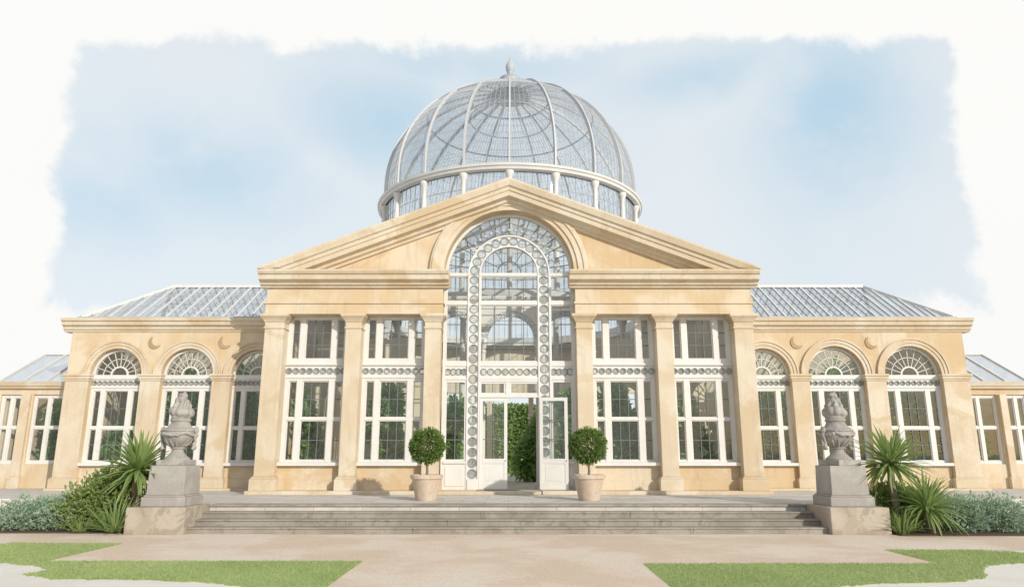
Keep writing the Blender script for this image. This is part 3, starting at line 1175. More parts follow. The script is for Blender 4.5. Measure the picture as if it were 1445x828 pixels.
# an inner hanging ring under the lantern and bracing hoops seen through the glass
g = MB()
g.tube([(DC[0] + 1.9 * math.cos(2 * PI * i / 48), DC[1] + 1.9 * math.sin(2 * PI * i / 48), 16.95) for i in range(49)], 0.03, 6)
for i in range(8):
    a = 2 * PI * (i + 0.5) / 8
    g.tube([(DC[0] + 1.9 * math.cos(a), DC[1] + 1.9 * math.sin(a), 16.95), (DC[0] + 0.5 * math.cos(a), DC[1] + 0.5 * math.sin(a), 18.2)], 0.012, 4)
g.build('inner_ring', M['iron_pale'], dome)

# indoor columns under the drum, and the arcade inside the front window
for i in range(10):
    a = 2 * PI * (i + 0.5) / 10
    x, y = DC[0] + 5.5 * math.sin(a), DC[1] - 5.5 * math.cos(a)
    g = MB()
    g.lathe([(0.2, TZ), (0.2, TZ + .15), (0.12, TZ + .22), (0.10, 6.4), (0.14, 6.5), (0.20, 6.75), (0.20, 6.98)], x, y, 0, 16)
    g.build('inner_column', W, house)
YB = 1.75
ar = MB()
cs = (-1.72, 0.05, 1.82)
rA = 0.74
arch_wall(ar, -2.65, 2.75, 5.22, 5.22, 6.22, [(c - rA, c + rA) for c in cs], YB, YB + 0.05, 24)
arc = ar.build('arcade', W, house)
for c in cs:
    nn = 15
    mp = arc_map(c, 5.22, 0.83, 0.075, 0.05, PI - 0.05, nn)
    g = MB()
    for k in range(nn):
        x, z = mp(k + 0.5, 0)
        g.ring(x, z, 0.036, 0.060, 0, 2 * PI, YB - 0.02, YB, 14)
    g.ring(c, 5.22, 0.745, 0.765, 0, PI, YB - 0.015, YB, 32)
    g.ring(c, 5.22, 0.90, 0.925, 0.25, PI - 0.25, YB - 0.015, YB, 32)
    g.build('arch_ornament', M['iron_pale'], arc)
for x in (-2.6, -0.83, 0.93, 2.7):
    g = MB()
    g.lathe([(0.15, TZ), (0.15, TZ + .2), (0.09, TZ + .26), (0.075, 4.78), (0.10, 4.80), (0.10, 4.84), (0.075, 4.86), (0.085, 4.95), (0.13, 5.08), (0.15, 5.10), (0.15, 5.22)], x, YB + 0.03, 0, 14)
    g.build('inner_column', W, house)
band('pierced_band', arc, line_map(-2.65, 2.75, 6.42, 0.16, 20), 20, 5.4, 0.16, 0.55, YB - 0.01)
g = MB()
g.box(-2.65, 2.75, YB - 0.03, YB + 0.06, 6.222, 6.258)
g.box(-2.65, 2.75, YB - 0.03, YB + 0.06, 6.582, 6.64)
g.build('arcade_rail', W, arc)

# cream cross walls with an arch on either side of the hall
for sgn in (-1, 1):
    a, bq = sorted((sgn * 2.95, sgn * 6.74))
    g = MB()
    arch_wall(g, a, bq, TZ, 3.3, 5.6, [(c - 0.64, c + 0.64) for c in sorted((sgn * 3.95, sgn * 5.75))], 3.85, 4.08, 24)
    g.build('inner_wall', M['cream'], house)
# indoor floor
g = MB()
g.box(-6.7, 6.7, 0.6, 16.2, TZ, TZ + 0.006)
g.build('indoor_floor', M['indoor'], house)


# ------------------------------------------------------------------ wings
def wing(sgn, arches, xend, ridge_end):
    """arches: [(xa, xb)] absolute, from the portico outwards"""
    YF, YB_ = 2.0, 7.0
    ZS, ZT = 4.13, 5.56
    xin = sgn * 7.15
    lo, hi = min(xin, xend), max(xin, xend)
    ops = sorted((min(a), max(a)) for a in arches)
    g = MB()
    arch_wall(g, lo, hi, TZ, ZS, ZT, ops, YF, YF + 0.42)
    wall = g.build('wing_wall', S, house)
    # piers: pilaster faces, imposts and plinths
    edges = [lo] + [v for o in ops for v in o] + [hi]
    for i in range(0, len(edges), 2):
        a, bq = edges[i], edges[i + 1]
        if bq - a < 0.2: continue
        e0 = 0.0
        g = MB()
        g.box(a, bq, YF - 0.06, YF, 0.92, 3.92)
        p = g.build('pilaster', SP, house, bevel=0.01)
        g = MB()
        g.box(a - 0.02, bq + 0.02, YF - 0.09, YF + 0.43, 3.92, 3.98)
        g.box(a - 0.05, bq + 0.05, YF - 0.12, YF + 0.44, 3.98, 4.06)
        g.box(a - 0.07, bq + 0.07, YF - 0.15, YF + 0.45, 4.06, 4.13)
        g.build('impost', SP, p, bevel=0.008)
        g = MB()
        g.box(a - 0.07, bq + 0.07, YF - 0.13, YF + 0.43, TZ + 0.08, 0.88)
        g.box(a - 0.04, bq + 0.04, YF - 0.10, YF + 0.425, 0.88, 0.92)
        g.build('plinth', SP, p, bevel=0.01)
    g = MB()
    g.box(lo - (0.12 if sgn < 0 else 0), hi + (0.12 if sgn > 0 else 0), YF - 0.2, YF + 0.46, TZ, TZ + 0.08)
    g.build('stylobate', SP, house, bevel=0.01)
    # archivolts, then brown crescents shaped like the shade of round bosses
    for a, bq in ops:
        c, r = (a + bq) / 2, (bq - a) / 2
        g = MB()
        g.ring(c, ZS, r + 0.001, r + 0.10, 0, PI, YF - 0.03, YF + 0.05, 40)
        g.ring(c, ZS, r + 0.10, r + 0.20, 0, PI, YF - 0.055, YF + 0.05, 40)
        g.ring(c, ZS, r + 0.20, r + 0.25, 0, PI, YF - 0.085, YF + 0.05, 40)
        g.build('archivolt', SP, house)
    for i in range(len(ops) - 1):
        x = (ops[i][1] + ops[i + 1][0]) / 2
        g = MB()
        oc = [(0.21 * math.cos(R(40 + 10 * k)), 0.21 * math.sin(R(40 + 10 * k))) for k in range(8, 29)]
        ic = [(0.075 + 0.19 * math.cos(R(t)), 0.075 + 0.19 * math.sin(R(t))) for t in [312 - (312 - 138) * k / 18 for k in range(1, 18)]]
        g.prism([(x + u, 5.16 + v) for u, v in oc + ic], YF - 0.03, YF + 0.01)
        g.build('crescent_shade_relief', M['crescent'], house)
    # entablature and cornice
    pc = [(0.3, 5.50), (-0.03, 5.50), (-0.05, 5.55), (-0.10, 5.58), (-0.12, 5.66), (-0.22, 5.70), (-0.24, 5.80), (-0.30, 5.83), (-0.32, 5.92), (0.3, 5.92)]
    g = MB()
    x0, x1 = (xend - 0.0, xin) if sgn < 0 else (xin, xend)
    pcm = [(y + YF, z) for y, z in pc]
    ext = 0.26
    g.sweep(pcm, [(lo - (ext if sgn < 0 else -0.02), 0, 0), (hi + (ext if sgn > 0 else -0.02), 0, 0)])
    # return along the end of the wing
    xo = xend + sgn * 0.0
    g.box(xo + sgn * 0.24, xo - sgn * 0.25, YF + 0.30, YB_ + 0.2, 5.70, 5.915)
    g.box(xo + sgn * 0.10, xo - sgn * 0.25, YF + 0.30, YB_ + 0.15, 5.52, 5.699)
    g.build('wing_cornice', SP, house, bevel=0.006)
    g = MB()
    g.box(lo + 0.02 + (0.03 if sgn < 0 else 0), hi - 0.02 - (0.03 if sgn > 0 else 0), YF + 0.05, YF + 0.25, 5.922, 6.03)
    g.build('gutter', M['lead'], house, bevel=0.008)
    # end wall and back wall
    g = MB()
    g.box(xend, xend - sgn * 0.4, YF + 0.42, YB_, TZ, 5.52)
    g.build('end_wall', S, house)
    g = MB()
    g.box(lo + 0.401 if sgn < 0 else lo, hi - 0.401 if sgn > 0 else hi, YB_ - 0.3, YB_, TZ, 5.90)
    g.build('rear_wall', M['cream'], house)
    g = MB()
    g.box(lo + 0.42 if sgn < 0 else lo + 0.01, hi - 0.42 if sgn > 0 else hi - 0.01, YF + 0.45, YB_ - 0.3, TZ, TZ + 0.006)
    g.build('indoor_floor', M['indoor'], house)
    # hipped glass roof
    ez, rz = 6.0, 7.60
    yr = (YF + YB_) / 2 + 0.1
    ye0, ye1 = YF + 0.2, YB_ + 0.1
    xo = xend - sgn * 0.08
    gl = MB()
    gl.add([(xin, ye0, ez), (xo, ye0, ez), (ridge_end, yr, rz), (xin, yr, rz)], [(0, 1, 2, 3)])
    gl.add([(xin, ye1, ez), (xo, ye1, ez), (ridge_end, yr, rz), (xin, yr, rz)], [(0, 1, 2, 3)])
    gl.add([(xo, ye0, ez), (xo, ye1, ez), (ridge_end, yr, rz)], [(0, 1, 2)])
    rf = gl.build('wing_roof', M['glass_roof'], house, recalc=True)
    gb = MB()
    q = 0.035
    gb.bar((xin, yr, rz + q), (ridge_end, yr, rz + q), 0.14, 0.10)
    for y in (ye0, ye1):
        gb.bar((xo, y, ez + q), (ridge_end, yr, rz + q), 0.11, 0.09)
        gb.bar((xin, y, ez), (xo, y, ez), 0.10, 0.08)
    gb.bar((xo, ye0, ez), (xo, ye1, ez), 0.10, 0.08)
    gb.build('ridge_bar', M['white'], rf)
    gb = MB()
    gt = MB()
    L = abs(xo - xin)
    nb_ = 15
    for i in range(1, nb_ * 2):
        x = xin + sgn * L * i / (nb_ * 2)
        # where the plane of the hip cuts this rafter
        f = 1.0
        if abs(x) > abs(ridge_end):
            f = (abs(xo) - abs(x)) / (abs(xo) - abs(ridge_end))
        for y in (ye0, ye1):
            pa, pb = (x, y, ez + 0.02), (x, y + (yr - y) * f, ez + (rz - ez) * f + 0.02)
            if i % 2 == 0:
                gb.bar(pa, pb, 0.05, 0.06)
            else:
                gt.bar(pa, pb, 0.022, 0.03)
    for f in (0.36, 0.7):
        for y in (ye0, ye1):
            gt.bar((xin, y + (yr - y) * f, ez + (rz - ez) * f + 0.01), (xo + (ridge_end - xo) * f, y + (yr - y) * f, ez + (rz - ez) * f + 0.01), 0.02, 0.02)
    gb.build('rafter', M['white'], rf)
    gt.build('glazing_grid', M['iron_pale'], rf)
    # windows
    for a, bq in ops:
        c, r = (a + bq) / 2, (bq - a) / 2
        k = (bq - a) / 1.66
        yw = YF + 0.17
        xc = [(a + 0.10 * k, a + 0.32 * k), (a + 0.46 * k, a + 1.20 * k), (a + 1.34 * k, a + 1.56 * k)]
        g = MB()
        lights_frame(g, xc, [(1.42, 2.40), (2.48, 3.62)], yw, yw + 0.13, a, bq, 1.36, 3.70)
        g.box(a + 0.002, bq - 0.002, yw - 0.22, yw + 0.1, 1.27, 1.36)
        g.box(a, bq, yw - 0.03, yw + 0.1, 3.70, 3.735)
        g.box(a, bq, yw - 0.04, yw + 0.1, 3.985, 4.12)
        for j, (u, v) in enumerate(xc):
            for za, zb in ((1.42, 2.40), (2.48, 3.62)):
                sash(g, u, v, za, zb, yw + 0.03, yw + 0.09, 0.025)
        g.ring(c, 4.12, r - 0.07, r - 0.001, 0, PI, yw, yw + 0.12, 40)
        g.ring(c, 4.12, 0.24, 0.29, 0, PI, yw + 0.03, yw + 0.09, 24)
        for i in range(1, 10):
            t = PI * i / 10
            g.bar((c + 0.28 * math.cos(t), yw + 0.06, 4.12 + 0.28 * math.sin(t)), (c + (r - 0.06) * math.cos(t), yw + 0.06, 4.12 + (r - 0.06) * math.sin(t)), 0.018, 0.03, (0, 1, 0))
        g.ring(c, 4.12, r * 0.62, r * 0.62 + 0.02, 0, PI, yw + 0.045, yw + 0.075, 30)
        wn = g.build('window', W, house)
        band('pierced_band', wn, line_map(a, bq, 3.86, 0.125, 10), 10, bq - a, 0.125, 0.48, yw + 0.01)
        g = MB()
        gl = MB()
        for j, (u, v) in enumerate(xc):
            for za, zb in ((1.42, 2.40), (2.48, 3.62)):
                lattice(g, u + .025, v - .025, za + .025, zb - .025, yw + 0.062, 3 if j == 1 else 1, 2)
                pane(gl, u, v, za, zb, yw + 0.065)
        pane(gl, a, bq, 3.735, 3.985, yw + 0.09)
        ap = [(x, yw + 0.065, z) for x, z in arc_pts(c, 4.12, r - 0.03, 0, PI, 30)]
        gl.add(ap, [tuple(range(len(ap)))])
        g.build('glazing_grid', M['iron'], wn)
        gl.build('glass', M['glass'], wn, recalc=False)
        g = MB()
        g.box(a, bq, YF + 0.10, YF + 0.40, TZ + 0.08, 1.27)
        g.box(a + 0.001, bq - 0.001, YF + 0.05, YF + 0.10, TZ + 0.08, 0.88)
        g.build('apron_wall', S, house, bevel=0.01)


wing(-1, [(-8.93, -7.35), (-11.18, -9.52), (-13.48, -11.82)], -14.22, -12.40)
wing(1, [(7.38, 9.05), (9.62, 11.44), (12.08, 13.90)], 14.74, 13.0)


# ------------------------------------------------------------------ low outer ranges
def outer(sgn, xin, xout, piers, wins):
    YF, YB_ = 3.5, 6.9
    lo, hi = min(xin, xout), max(xin, xout)
    g = MB()
    g.box(lo, hi, YF, YF + 0.25, TZ, 1.30)
    g.box(lo, hi, YF, YF + 0.25, 3.60, 3.86)
    g.box(xout, xout - sgn * 0.25, YF + 0.25, YB_, TZ, 3.86)
    xs = sorted([lo, hi] + [v for q in wins for v in q])
    for i in range(0, len(xs), 2):
        if xs[i + 1] - xs[i] > 0.02:
            g.box(xs[i], xs[i + 1], YF + 0.001, YF + 0.249, 1.30, 3.60)
    g.build('outer_wall', S, house, bevel=0.008)
    g = MB()
    g.box(lo, hi, YB_ - 0.25, YB_, TZ, 4.0)
    g.build('rear_wall', M['cream'], house)
    for a, bq in piers:
        g = MB()
        g.box(a, bq, YF - 0.10, YF, 0.90, 3.60)
        p = g.build('pilaster', SP, house, bevel=0.01)
        g = MB()
        g.box(a - 0.05, bq + 0.05, YF - 0.15, YF, TZ, 0.90)
        g.build('plinth', SP, p, bevel=0.01)
    pc = [(0.3, 3.80), (-0.11, 3.80), (-0.13, 3.86), (-0.18, 3.88), (-0.22, 3.98), (-0.24, 4.02), (0.3, 4.02)]
    g = MB()
    g.sweep([(y + YF, z) for y, z in pc], [(lo - (0.12 if sgn < 0 else -0.001), 0, 0), (hi + (0.12 if sgn > 0 else -0.001), 0, 0)])
    g.build('outer_cornice', SP, house, bevel=0.006)
    for a, bq in wins:
        yw = YF + 0.08
        m_ = (a + bq) / 2
        xc = [(a + 0.07, m_ - 0.06), (m_ + 0.06, bq - 0.07)]
        g = MB()
        lights_frame(g, xc, [(1.40, 2.46), (2.54, 3.50)], yw, yw + 0.12, a, bq, 1.30, 3.60)
        for u, v in xc:
            for za, zb in ((1.40, 2.46), (2.54, 3.50)):
                sash(g, u, v, za, zb, yw + 0.03, yw + 0.08)
        wn = g.build('window', W, house, bevel=0.005)
        gl = MB()
        for u, v in xc:
            for za, zb in ((1.40, 2.46), (2.54, 3.50)):
                pane(gl, u, v, za, zb, yw + 0.06)
        gl.build('glass', M['glass'], wn, recalc=False)
    # lean-to glass roof
    gl = MB()
    gl.add([(xin, YF + 0.05, 4.05), (xout, YF + 0.05, 4.05), (xout, YB_ - 1.2, 5.25), (xin, YB_ - 1.2, 5.25)], [(0, 1, 2, 3)])
    gl.add([(xin, YB_, 4.05), (xout, YB_, 4.05), (xout, YB_ - 1.2, 5.25), (xin, YB_ - 1.2, 5.25)], [(0, 1, 2, 3)])
    gl.add([(xout, YF + 0.05, 4.05), (xout, YB_, 4.05), (xout, YB_ - 1.2, 5.25)], [(0, 1, 2)])
    rf = gl.build('outer_roof', M['glass_roof'], house)
    gb = MB()
    gb.bar((xin, YB_ - 1.2, 5.29), (xout, YB_ - 1.2, 5.29), 0.12, 0.08)
    for i in range(5):
        x = xin + (xout - xin) * (i + 0.02) / 4.04
        gb.bar((x, YF + 0.05, 4.08), (x, YB_ - 1.2, 5.28), 0.06, 0.06)
    gb.build('rafter', W, rf)


outer(-1, -14.23, -17.45, [(-15.10, -14.80), (-16.55, -16.25)], [(-16.2, -15.15), (-17.3, -16.6)])
outer(1, 14.75, 17.75, [(15.0, 15.3), (16.62, 16.86)], [(15.35, 16.58), (16.9, 17.6)])


# ------------------------------------------------------------------ planting helpers
def leaf(g, p, d, L, wd, rg, fold=0.25):
    """one pointed leaf of two faces from p along d"""
    d = Vector(d).normalized()
    up = Vector((rg.uniform(-1, 1), rg.uniform(-1, 1), rg.uniform(0.2, 1)))
    u = d.cross(up)
    if u.length < 1e-4: u = d.cross(Vector((1, 0, 0)))
    u.normalize()
    v = u.cross(d)
    p = Vector(p)
    m = p + d * (L * 0.5) + v * (fold * wd)
    g.add([p, m + u * (wd / 2), p + d * L - v * (L * 0.12), m - u * (wd / 2)], [(0, 1, 2), (0, 2, 3)])


def rnd_dir(rg):
    z = rg.uniform(-1, 1)
    a = rg.uniform(0, 2 * PI)
    r = math.sqrt(1 - z * z)
    return Vector((r * math.cos(a), r * math.sin(a), z))


def blob(g, c, rad, n, L, wd, rg, shell=0.55, lump=0.12, zmin=None, up=0.3):
    c = Vector(c)
    ph = [(rnd_dir(rg), rg.uniform(3, 6), rg.uniform(0, 6)) for _ in range(5)]
    for _ in range(n):
        d = rnd_dir(rg)
        k = 1 + lump * sum(math.sin(f * d.dot(q) * 2 + o) for q, f, o in ph) / 2
        t = shell + (1 - shell) * rg.random() ** 0.5
        p = c + Vector((d.x * rad[0], d.y * rad[1], d.z * rad[2])) * (k * t)
        if zmin is not None and p.z < zmin: continue
        o = d + rnd_dir(rg) * 0.8 + Vector((0, 0, up))
        s = rg.uniform(0.7, 1.3)
        leaf(g, p, o, L * s, wd * s, rg)


# ------------------------------------------------------------------ topiary in pots
def topiary(x, y, label, seed, rc, hc):
    rg = random.Random(seed)
    t = empty('potted_topiary', (x, y, TZ))
    tag(t, label, 'topiary', 'ball topiaries either side of the door')
    g = MB()
    g.lathe([(0.245, 0), (0.265, 0.03), (0.36, 0.50), (0.365, 0.515), (0.40, 0.52), (0.405, 0.60), (0.385, 0.62), (0.345, 0.615), (0.33, 0.54), (0.0, 0.53)], n=40)
    g.build('pot', M['pot'], t)
    g = MB()
    g.lathe([(0.33, 0.535), (0.2, 0.555), (0.0, 0.57)], n=24, cap=False)
    g.build('soil', M['soil'], t)
    g = MB()
    g.tube([(0.0, 0, 0.54), (0.012, 0.0, 0.72), (-0.008, 0.004, 0.9), (0.004, 0, 1.1)], 0.034, 10, r_end=0.026)
    for i in range(7):
        a = i * 0.9
        g.tube([(0, 0, 0.92), (0.14 * math.cos(a), 0.14 * math.sin(a), 1.12), (0.3 * math.cos(a), 0.3 * math.sin(a), 1.28)], 0.013, 5, r_end=0.006)
    g.build('trunk', M['bark'], t)
    g = MB()
    blob(g, (0, 0, hc), (rc, rc, rc * 0.96), 5200, 0.058, 0.034, rg, 0.62, 0.09)
    # sprigs that break the clipped outline
    for _ in range(260):
        d = rnd_dir(rg)
        q = Vector((0, 0, hc)) + d * rc * 0.97
        for k in range(4):
            leaf(g, q + d * 0.018 * k, d + rnd_dir(rg) * 0.7, 0.055, 0.03, rg)
    g.build('crown', M['topiary'], t, recalc=False)
    return t


topiary(-2.03, -2.62, 'clipped ball topiary in buff pot nearer the closed door leaf', 11, 0.405, 1.32)
topiary(2.0, -2.62, 'clipped ball topiary in buff pot nearer the open door leaf', 23, 0.42, 1.32)


# ------------------------------------------------------------------ pedestals and urns
def pedestal(x, label, yfront):
    p = empty('stone_pedestal', (x, yfront + 0.70, 0))
    tag(p, label, 'pedestal', 'stone pedestals at the ends of the steps')
    g = MB()
    g.box(-0.62, 0.62, -0.70, 0.0 + (-4.1 - (yfront + 0.70)) + 0.0, 0.0, 0.545)
    g.build('block', M['block'], p, bevel=0.014)
    g = MB()
    g.box(-0.47, 0.47, -0.43, 0.51, 0.545, 0.74)
    g.box(-0.44, 0.44, -0.40, 0.48, 0.74, 0.775)
    g.build('plinth', M['ped'], p, bevel=0.012)
    g = MB()
    # slightly tapering die
    a, bq = 0.405, 0.385
    z0, z1 = 0.775, 1.39
    g.add([(-a, .04 - a, z0), (a, .04 - a, z0), (a, .04 + a, z0), (-a, .04 + a, z0), (-bq, .04 - bq, z1), (bq, .04 - bq, z1), (bq, .04 + bq, z1), (-bq, .04 + bq, z1)],
          [(0, 3, 2, 1), (4, 5, 6, 7), (0, 1, 5, 4), (1, 2, 6, 5), (2, 3, 7, 6), (3, 0, 4, 7)])
    g.build('die', M['ped'], p, bevel=0.012)
    return p


def urn(x, y, z, label, seed, rz=0.0):
    rg = random.Random(seed)
    u = empty('carved_urn', (x, y, z), rz)
    tag(u, label, 'urn', 'carved stone urns on the pedestals')
    g = MB()
    g.box(-0.31, 0.31, -0.31, 0.31, 0.0, 0.12)
    g.build('base', M['urn'], u, bevel=0.012)
    g = MB()
    g.lathe([(0.28, 0.12), (0.28, 0.15), (0.25, 0.17), (0.20, 0.21), (0.15, 0.26), (0.125, 0.31), (0.12, 0.35), (0.155, 0.365), (0.16, 0.395), (0.13, 0.41), (0.17, 0.44), (0.24, 0.49), (0.30, 0.56), (0.335, 0.64),
             (0.345, 0.70), (0.335, 0.73), (0.355, 0.745), (0.355, 0.775), (0.32, 0.79), (0.27, 0.82), (0.225, 0.87), (0.20, 0.92), (0.19, 0.95), (0.215, 0.96), (0.22, 1.0), (0.20, 1.02), (0.0, 1.03)], n=48)
    g.build('bowl', M['urn'], u)
    # gadroons
    g = MB()
    for i in range(14):
        a = 2 * PI * i / 14
        c, s = math.cos(a), math.sin(a)
        g.tube([(r * c, r * s, zz) for r, zz in ((0.15, 0.42), (0.215, 0.465), (0.275, 0.52), (0.312, 0.58))], 0.034, 8, r_end=0.012)
    g.build('gadroon', M['urn'], u, remesh=0.012)
    # garland
    g = MB()
    for i in range(72):
        a = 2 * PI * i / 72
        sag = 0.055 * abs(math.cos(2 * a)) ** 1.0
        r = 0.352
        g.sphere((r * math.cos(a), r * math.sin(a), 0.705 - sag + rg.uniform(-.012, .012)), rg.uniform(0.026, 0.046), 8, 6)
    g.build('garland', M['urn'], u, remesh=0.011)
    # side masks with hanging drops
    for s in (-1, 1):
        g = MB()
        g.sphere((s * 0.37, 0, 0.77), 0.066, 10, 8, (0.8, 1, 1.2))
        g.sphere((s * 0.40, 0, 0.75), 0.036, 10, 8)
        for k in range(7):
            g.sphere((s * (0.385 - 0.006 * k) + rg.uniform(-.01, .01), rg.uniform(-.02, .02), 0.69 - 0.045 * k), 0.038 + 0.006 * math.sin(k * 1.3), 8, 6)
        g.sphere((s * 0.35, 0.02, 0.385), 0.055, 8, 6)
        g.sphere((s * 0.345, -0.03, 0.37), 0.04, 8, 6)
        g.build('handle', M['urn'], u, remesh=0.011)
    # flaming fruit finial
    g = MB()
    g.lathe([(0.19, 1.0), (0.21, 1.04), (0.20, 1.10), (0.17, 1.25), (0.10, 1.42), (0.04, 1.5)], n=20)
    for i in range(9):
        a = 2 * PI * i / 9 + rg.uniform(-.1, .1)
        rr = rg.uniform(0.085, 0.115)
        g.sphere((0.175 * math.cos(a), 0.175 * math.sin(a), 1.16 + rg.uniform(-.03, .03)), rr, 10, 8, (1, 1, 1.1))
    for i in range(7):
        a = 2 * PI * i / 7 + 0.3
        g.tube([(0.12 * math.cos(a), 0.12 * math.sin(a), 1.2), (0.17 * math.cos(a + .2), 0.17 * math.sin(a + .2), 1.31), (0.12 * math.cos(a + .5), 0.12 * math.sin(a + .5), 1.42)], 0.058, 8, r_end=0.022)
    for i in range(5):
        a = 2 * PI * i / 5
        g.sphere((0.085 * math.cos(a), 0.085 * math.sin(a), 1.41 + rg.uniform(-.03, .03)), rg.uniform(0.065, 0.085), 10, 8)
    g.sphere((0.02, 0, 1.52), 0.085, 10, 8)
    g.sphere((-0.05, 0.0, 1.545), 0.055, 10, 8)
    g.tube([(0.02, 0, 1.5), (0.05, 0, 1.58), (0.02, 0, 1.64)], 0.05, 8, r_end=0.02)
    g.build('finial', M['urn'], u, remesh=0.013)
    return u


YP = -5.36
pedestal(-7.36, 'grey stone pedestal on a buff block at the left end of the steps', YP)
pedestal(7.36, 'grey stone pedestal casting shadow on the steps, at their right end', YP)
urn(-7.36, YP + 0.74, 1.39, 'carved stone urn on the pedestal at the left end of the steps', 3)
urn(7.36, YP + 0.74, 1.39, 'carved stone urn on the pedestal at the right end of the steps', 9, 0.35)


# ------------------------------------------------------------------ garden plants
def sword(g, p, az_, el_, L, wd, rg, droop):
    p = Vector(p)
    h = Vector((math.cos(az_), math.sin(az_), 0))
    s = Vector((-math.sin(az_), math.cos(az_), 0))
    vs, fs = [], []
    n = 6
    e = el_
    q = p.copy()
    for i in range(n + 1):
        t = i / n
        d = h * math.cos(e) + Vector((0, 0, 1)) * math.sin(e)
        nn = -h * math.sin(e) + Vector((0, 0, 1)) * math.cos(e)
        ww = wd * (0.55 + 0.9 * t if t < 0.4 else 0.91 * (1 - (t - 0.4) / 0.6) ** 0.75 + 0.02)
        vs += [q - s * ww / 2 + nn * ww * 0.22, q, q + s * ww / 2 + nn * ww * 0.22]
        q = q + d * (L / n)
        e -= droop / n * (0.4 + 1.2 * t)
    for i in range(n):
        k = 3 * i
        fs += [(k, k + 1, k + 4, k + 3), (k + 1, k + 2, k + 5, k + 4)]
    g.add(vs, fs, True)


def rosette(g, c, n, L, wd, rg, lo=-0.75, hi=1.45, droop=0.6):
    for i in range(n):
        t = (i + rg.random()) / n
        e = lo + (hi - lo) * t ** 0.9
        a = i * 2.39996 + rg.uniform(-.25, .25)
        base = Vector(c) + Vector((math.cos(a) * 0.05, math.sin(a) * 0.05, rg.uniform(-0.06, 0.05)))
        sword(g, base, a, e, L * rg.uniform(0.78, 1.12), wd * rg.uniform(0.8, 1.15), rg, droop * rg.uniform(0.4, 1.3))


def yucca(x, y, z, h, n, L, wd, label, seed, droop=0.6):
    rg = random.Random(seed)
    t = empty('yucca', (x, y, z))
    tag(t, label, 'yucca')
    g = MB()
    g.tube([(0.05, 0.02, 0), (0.03, 0.0, h * 0.35), (-0.02, 0.0, h * 0.7), (0, 0, h)], 0.09, 12, r_end=0.07)
    g.build('trunk', M['bark'], t)
    g = MB()
    rosette(g, (0, 0, h), n, L, wd, rg, droop=droop)
    g.build('crown', M['yucca'], t, recalc=False)
    return t


def clump(x, y, n, L, wd, label, seed, lo=0.25, droop=0.9, name='iris_clump', cat='iris clump'):
    rg = random.Random(seed)
    g = MB()
    for i in range(n):
        a = rg.uniform(0, 2 * PI)
        r = rg.random() ** 0.5 * 0.16
        sword(g, (r * math.cos(a), r * math.sin(a), 0.0), a + rg.uniform(-.5, .5), lo + (1.5 - lo) * rg.random(), L * rg.uniform(0.6, 1.1), wd * rg.uniform(0.7, 1.2), rg, droop * rg.uniform(0.3, 1.2))
    o = g.build(name, M['yucca'], recalc=False)
    o.location = (x, y, 0.03)
    tag(o, label, cat)
    return o


def shrub(name, x, y, z, lobes, material, n, L, wd, label, cat, seed, group=None, lump=0.25):
    rg = random.Random(seed)
    t = empty(name, (x, y, z))
    tag(t, label, cat, group)
    g = MB()
    for i in range(9):
        a = i * 0.7
        lb = lobes[i % len(lobes)]
        e = Vector(lb[0]) + Vector((math.cos(a) * lb[1][0] * .4, math.sin(a) * lb[1][1] * .4, lb[1][2] * .3))
        g.tube([(0.06 * math.cos(a), 0.06 * math.sin(a), -0.02), e * 0.5 + Vector((0, 0, 0.05)), e], 0.022, 6, r_end=0.007)
    g.build('stem', M['bark'], t)
    g = MB()
    vol = sum(l[1][0] * l[1][2] for l in lobes)
    for c, rad in lobes:
        blob(g, c, rad, int(n * rad[0] * rad[2] / vol), L, wd, rg, 0.45, lump, zmin=0.01, up=0.5)
    g.build('foliage', material, t, recalc=False)
    return t


# left bed
yucca(-8.25, -4.5, 0.03, 1.26, 140, 0.92, 0.105, 'tall yucca with spiky sword-leaf head, left of the left pedestal', 4)
shrub('green_bush', -9.0, -4.3, 0.03, [((0.35, 0, 0.62), (0.55, 0.5, 0.62)), ((-0.1, -0.1, 0.50), (0.55, 0.5, 0.60)), ((-0.5, -0.1, 0.36), (0.42, 0.45, 0.45)), ((0.15, 0.0, 0.92), (0.45, 0.4, 0.42))],
      M['bush'], 5200, 0.11, 0.05, 'fresh green bush under the tall yucca, left of the pedestal', 'bush', 8)
clump(-8.35, -5.0, 90, 0.85, 0.055, 'spiky iris clump at the foot of the left pedestal', 31)
clump(-9.10, -5.0, 46, 0.42, 0.035, 'small spiky iris clump in front of the green bush on the left', 32)
LOB = lambda s: [((0, 0, 0.30 * s), (0.42 * s, 0.36 * s, 0.34 * s)), ((-0.3 * s, 0.1, 0.24 * s), (0.32 * s, 0.3 * s, 0.28 * s)), ((0.3 * s, 0.05, 0.26 * s), (0.34 * s, 0.3 * s, 0.32 * s)), ((0.05, -0.2 * s, 0.18 * s), (0.36 * s, 0.3 * s, 0.22 * s))]
GG = 'grey-green shrubs in the beds'
shrub('grey_shrub', -9.95, -4.35, 0.03, LOB(1.15), M['grey_leaf'], 3600, 0.07, 0.034, 'grey-green shrub touching the fresh green bush, left bed', 'shrub', 41, GG)
shrub('grey_shrub', -10.72, -4.4, 0.03, LOB(1.05), M['grey_leaf'], 3200, 0.07, 0.034, 'leftmost grey-green shrub, at the outer end of the left bed', 'shrub', 42, GG)
shrub('grey_shrub', -10.4, -3.5, 0.03, LOB(1.1), M['grey_leaf'], 3000, 0.07, 0.034, 'grey-green shrub behind two others in the left bed', 'shrub', 43, GG)
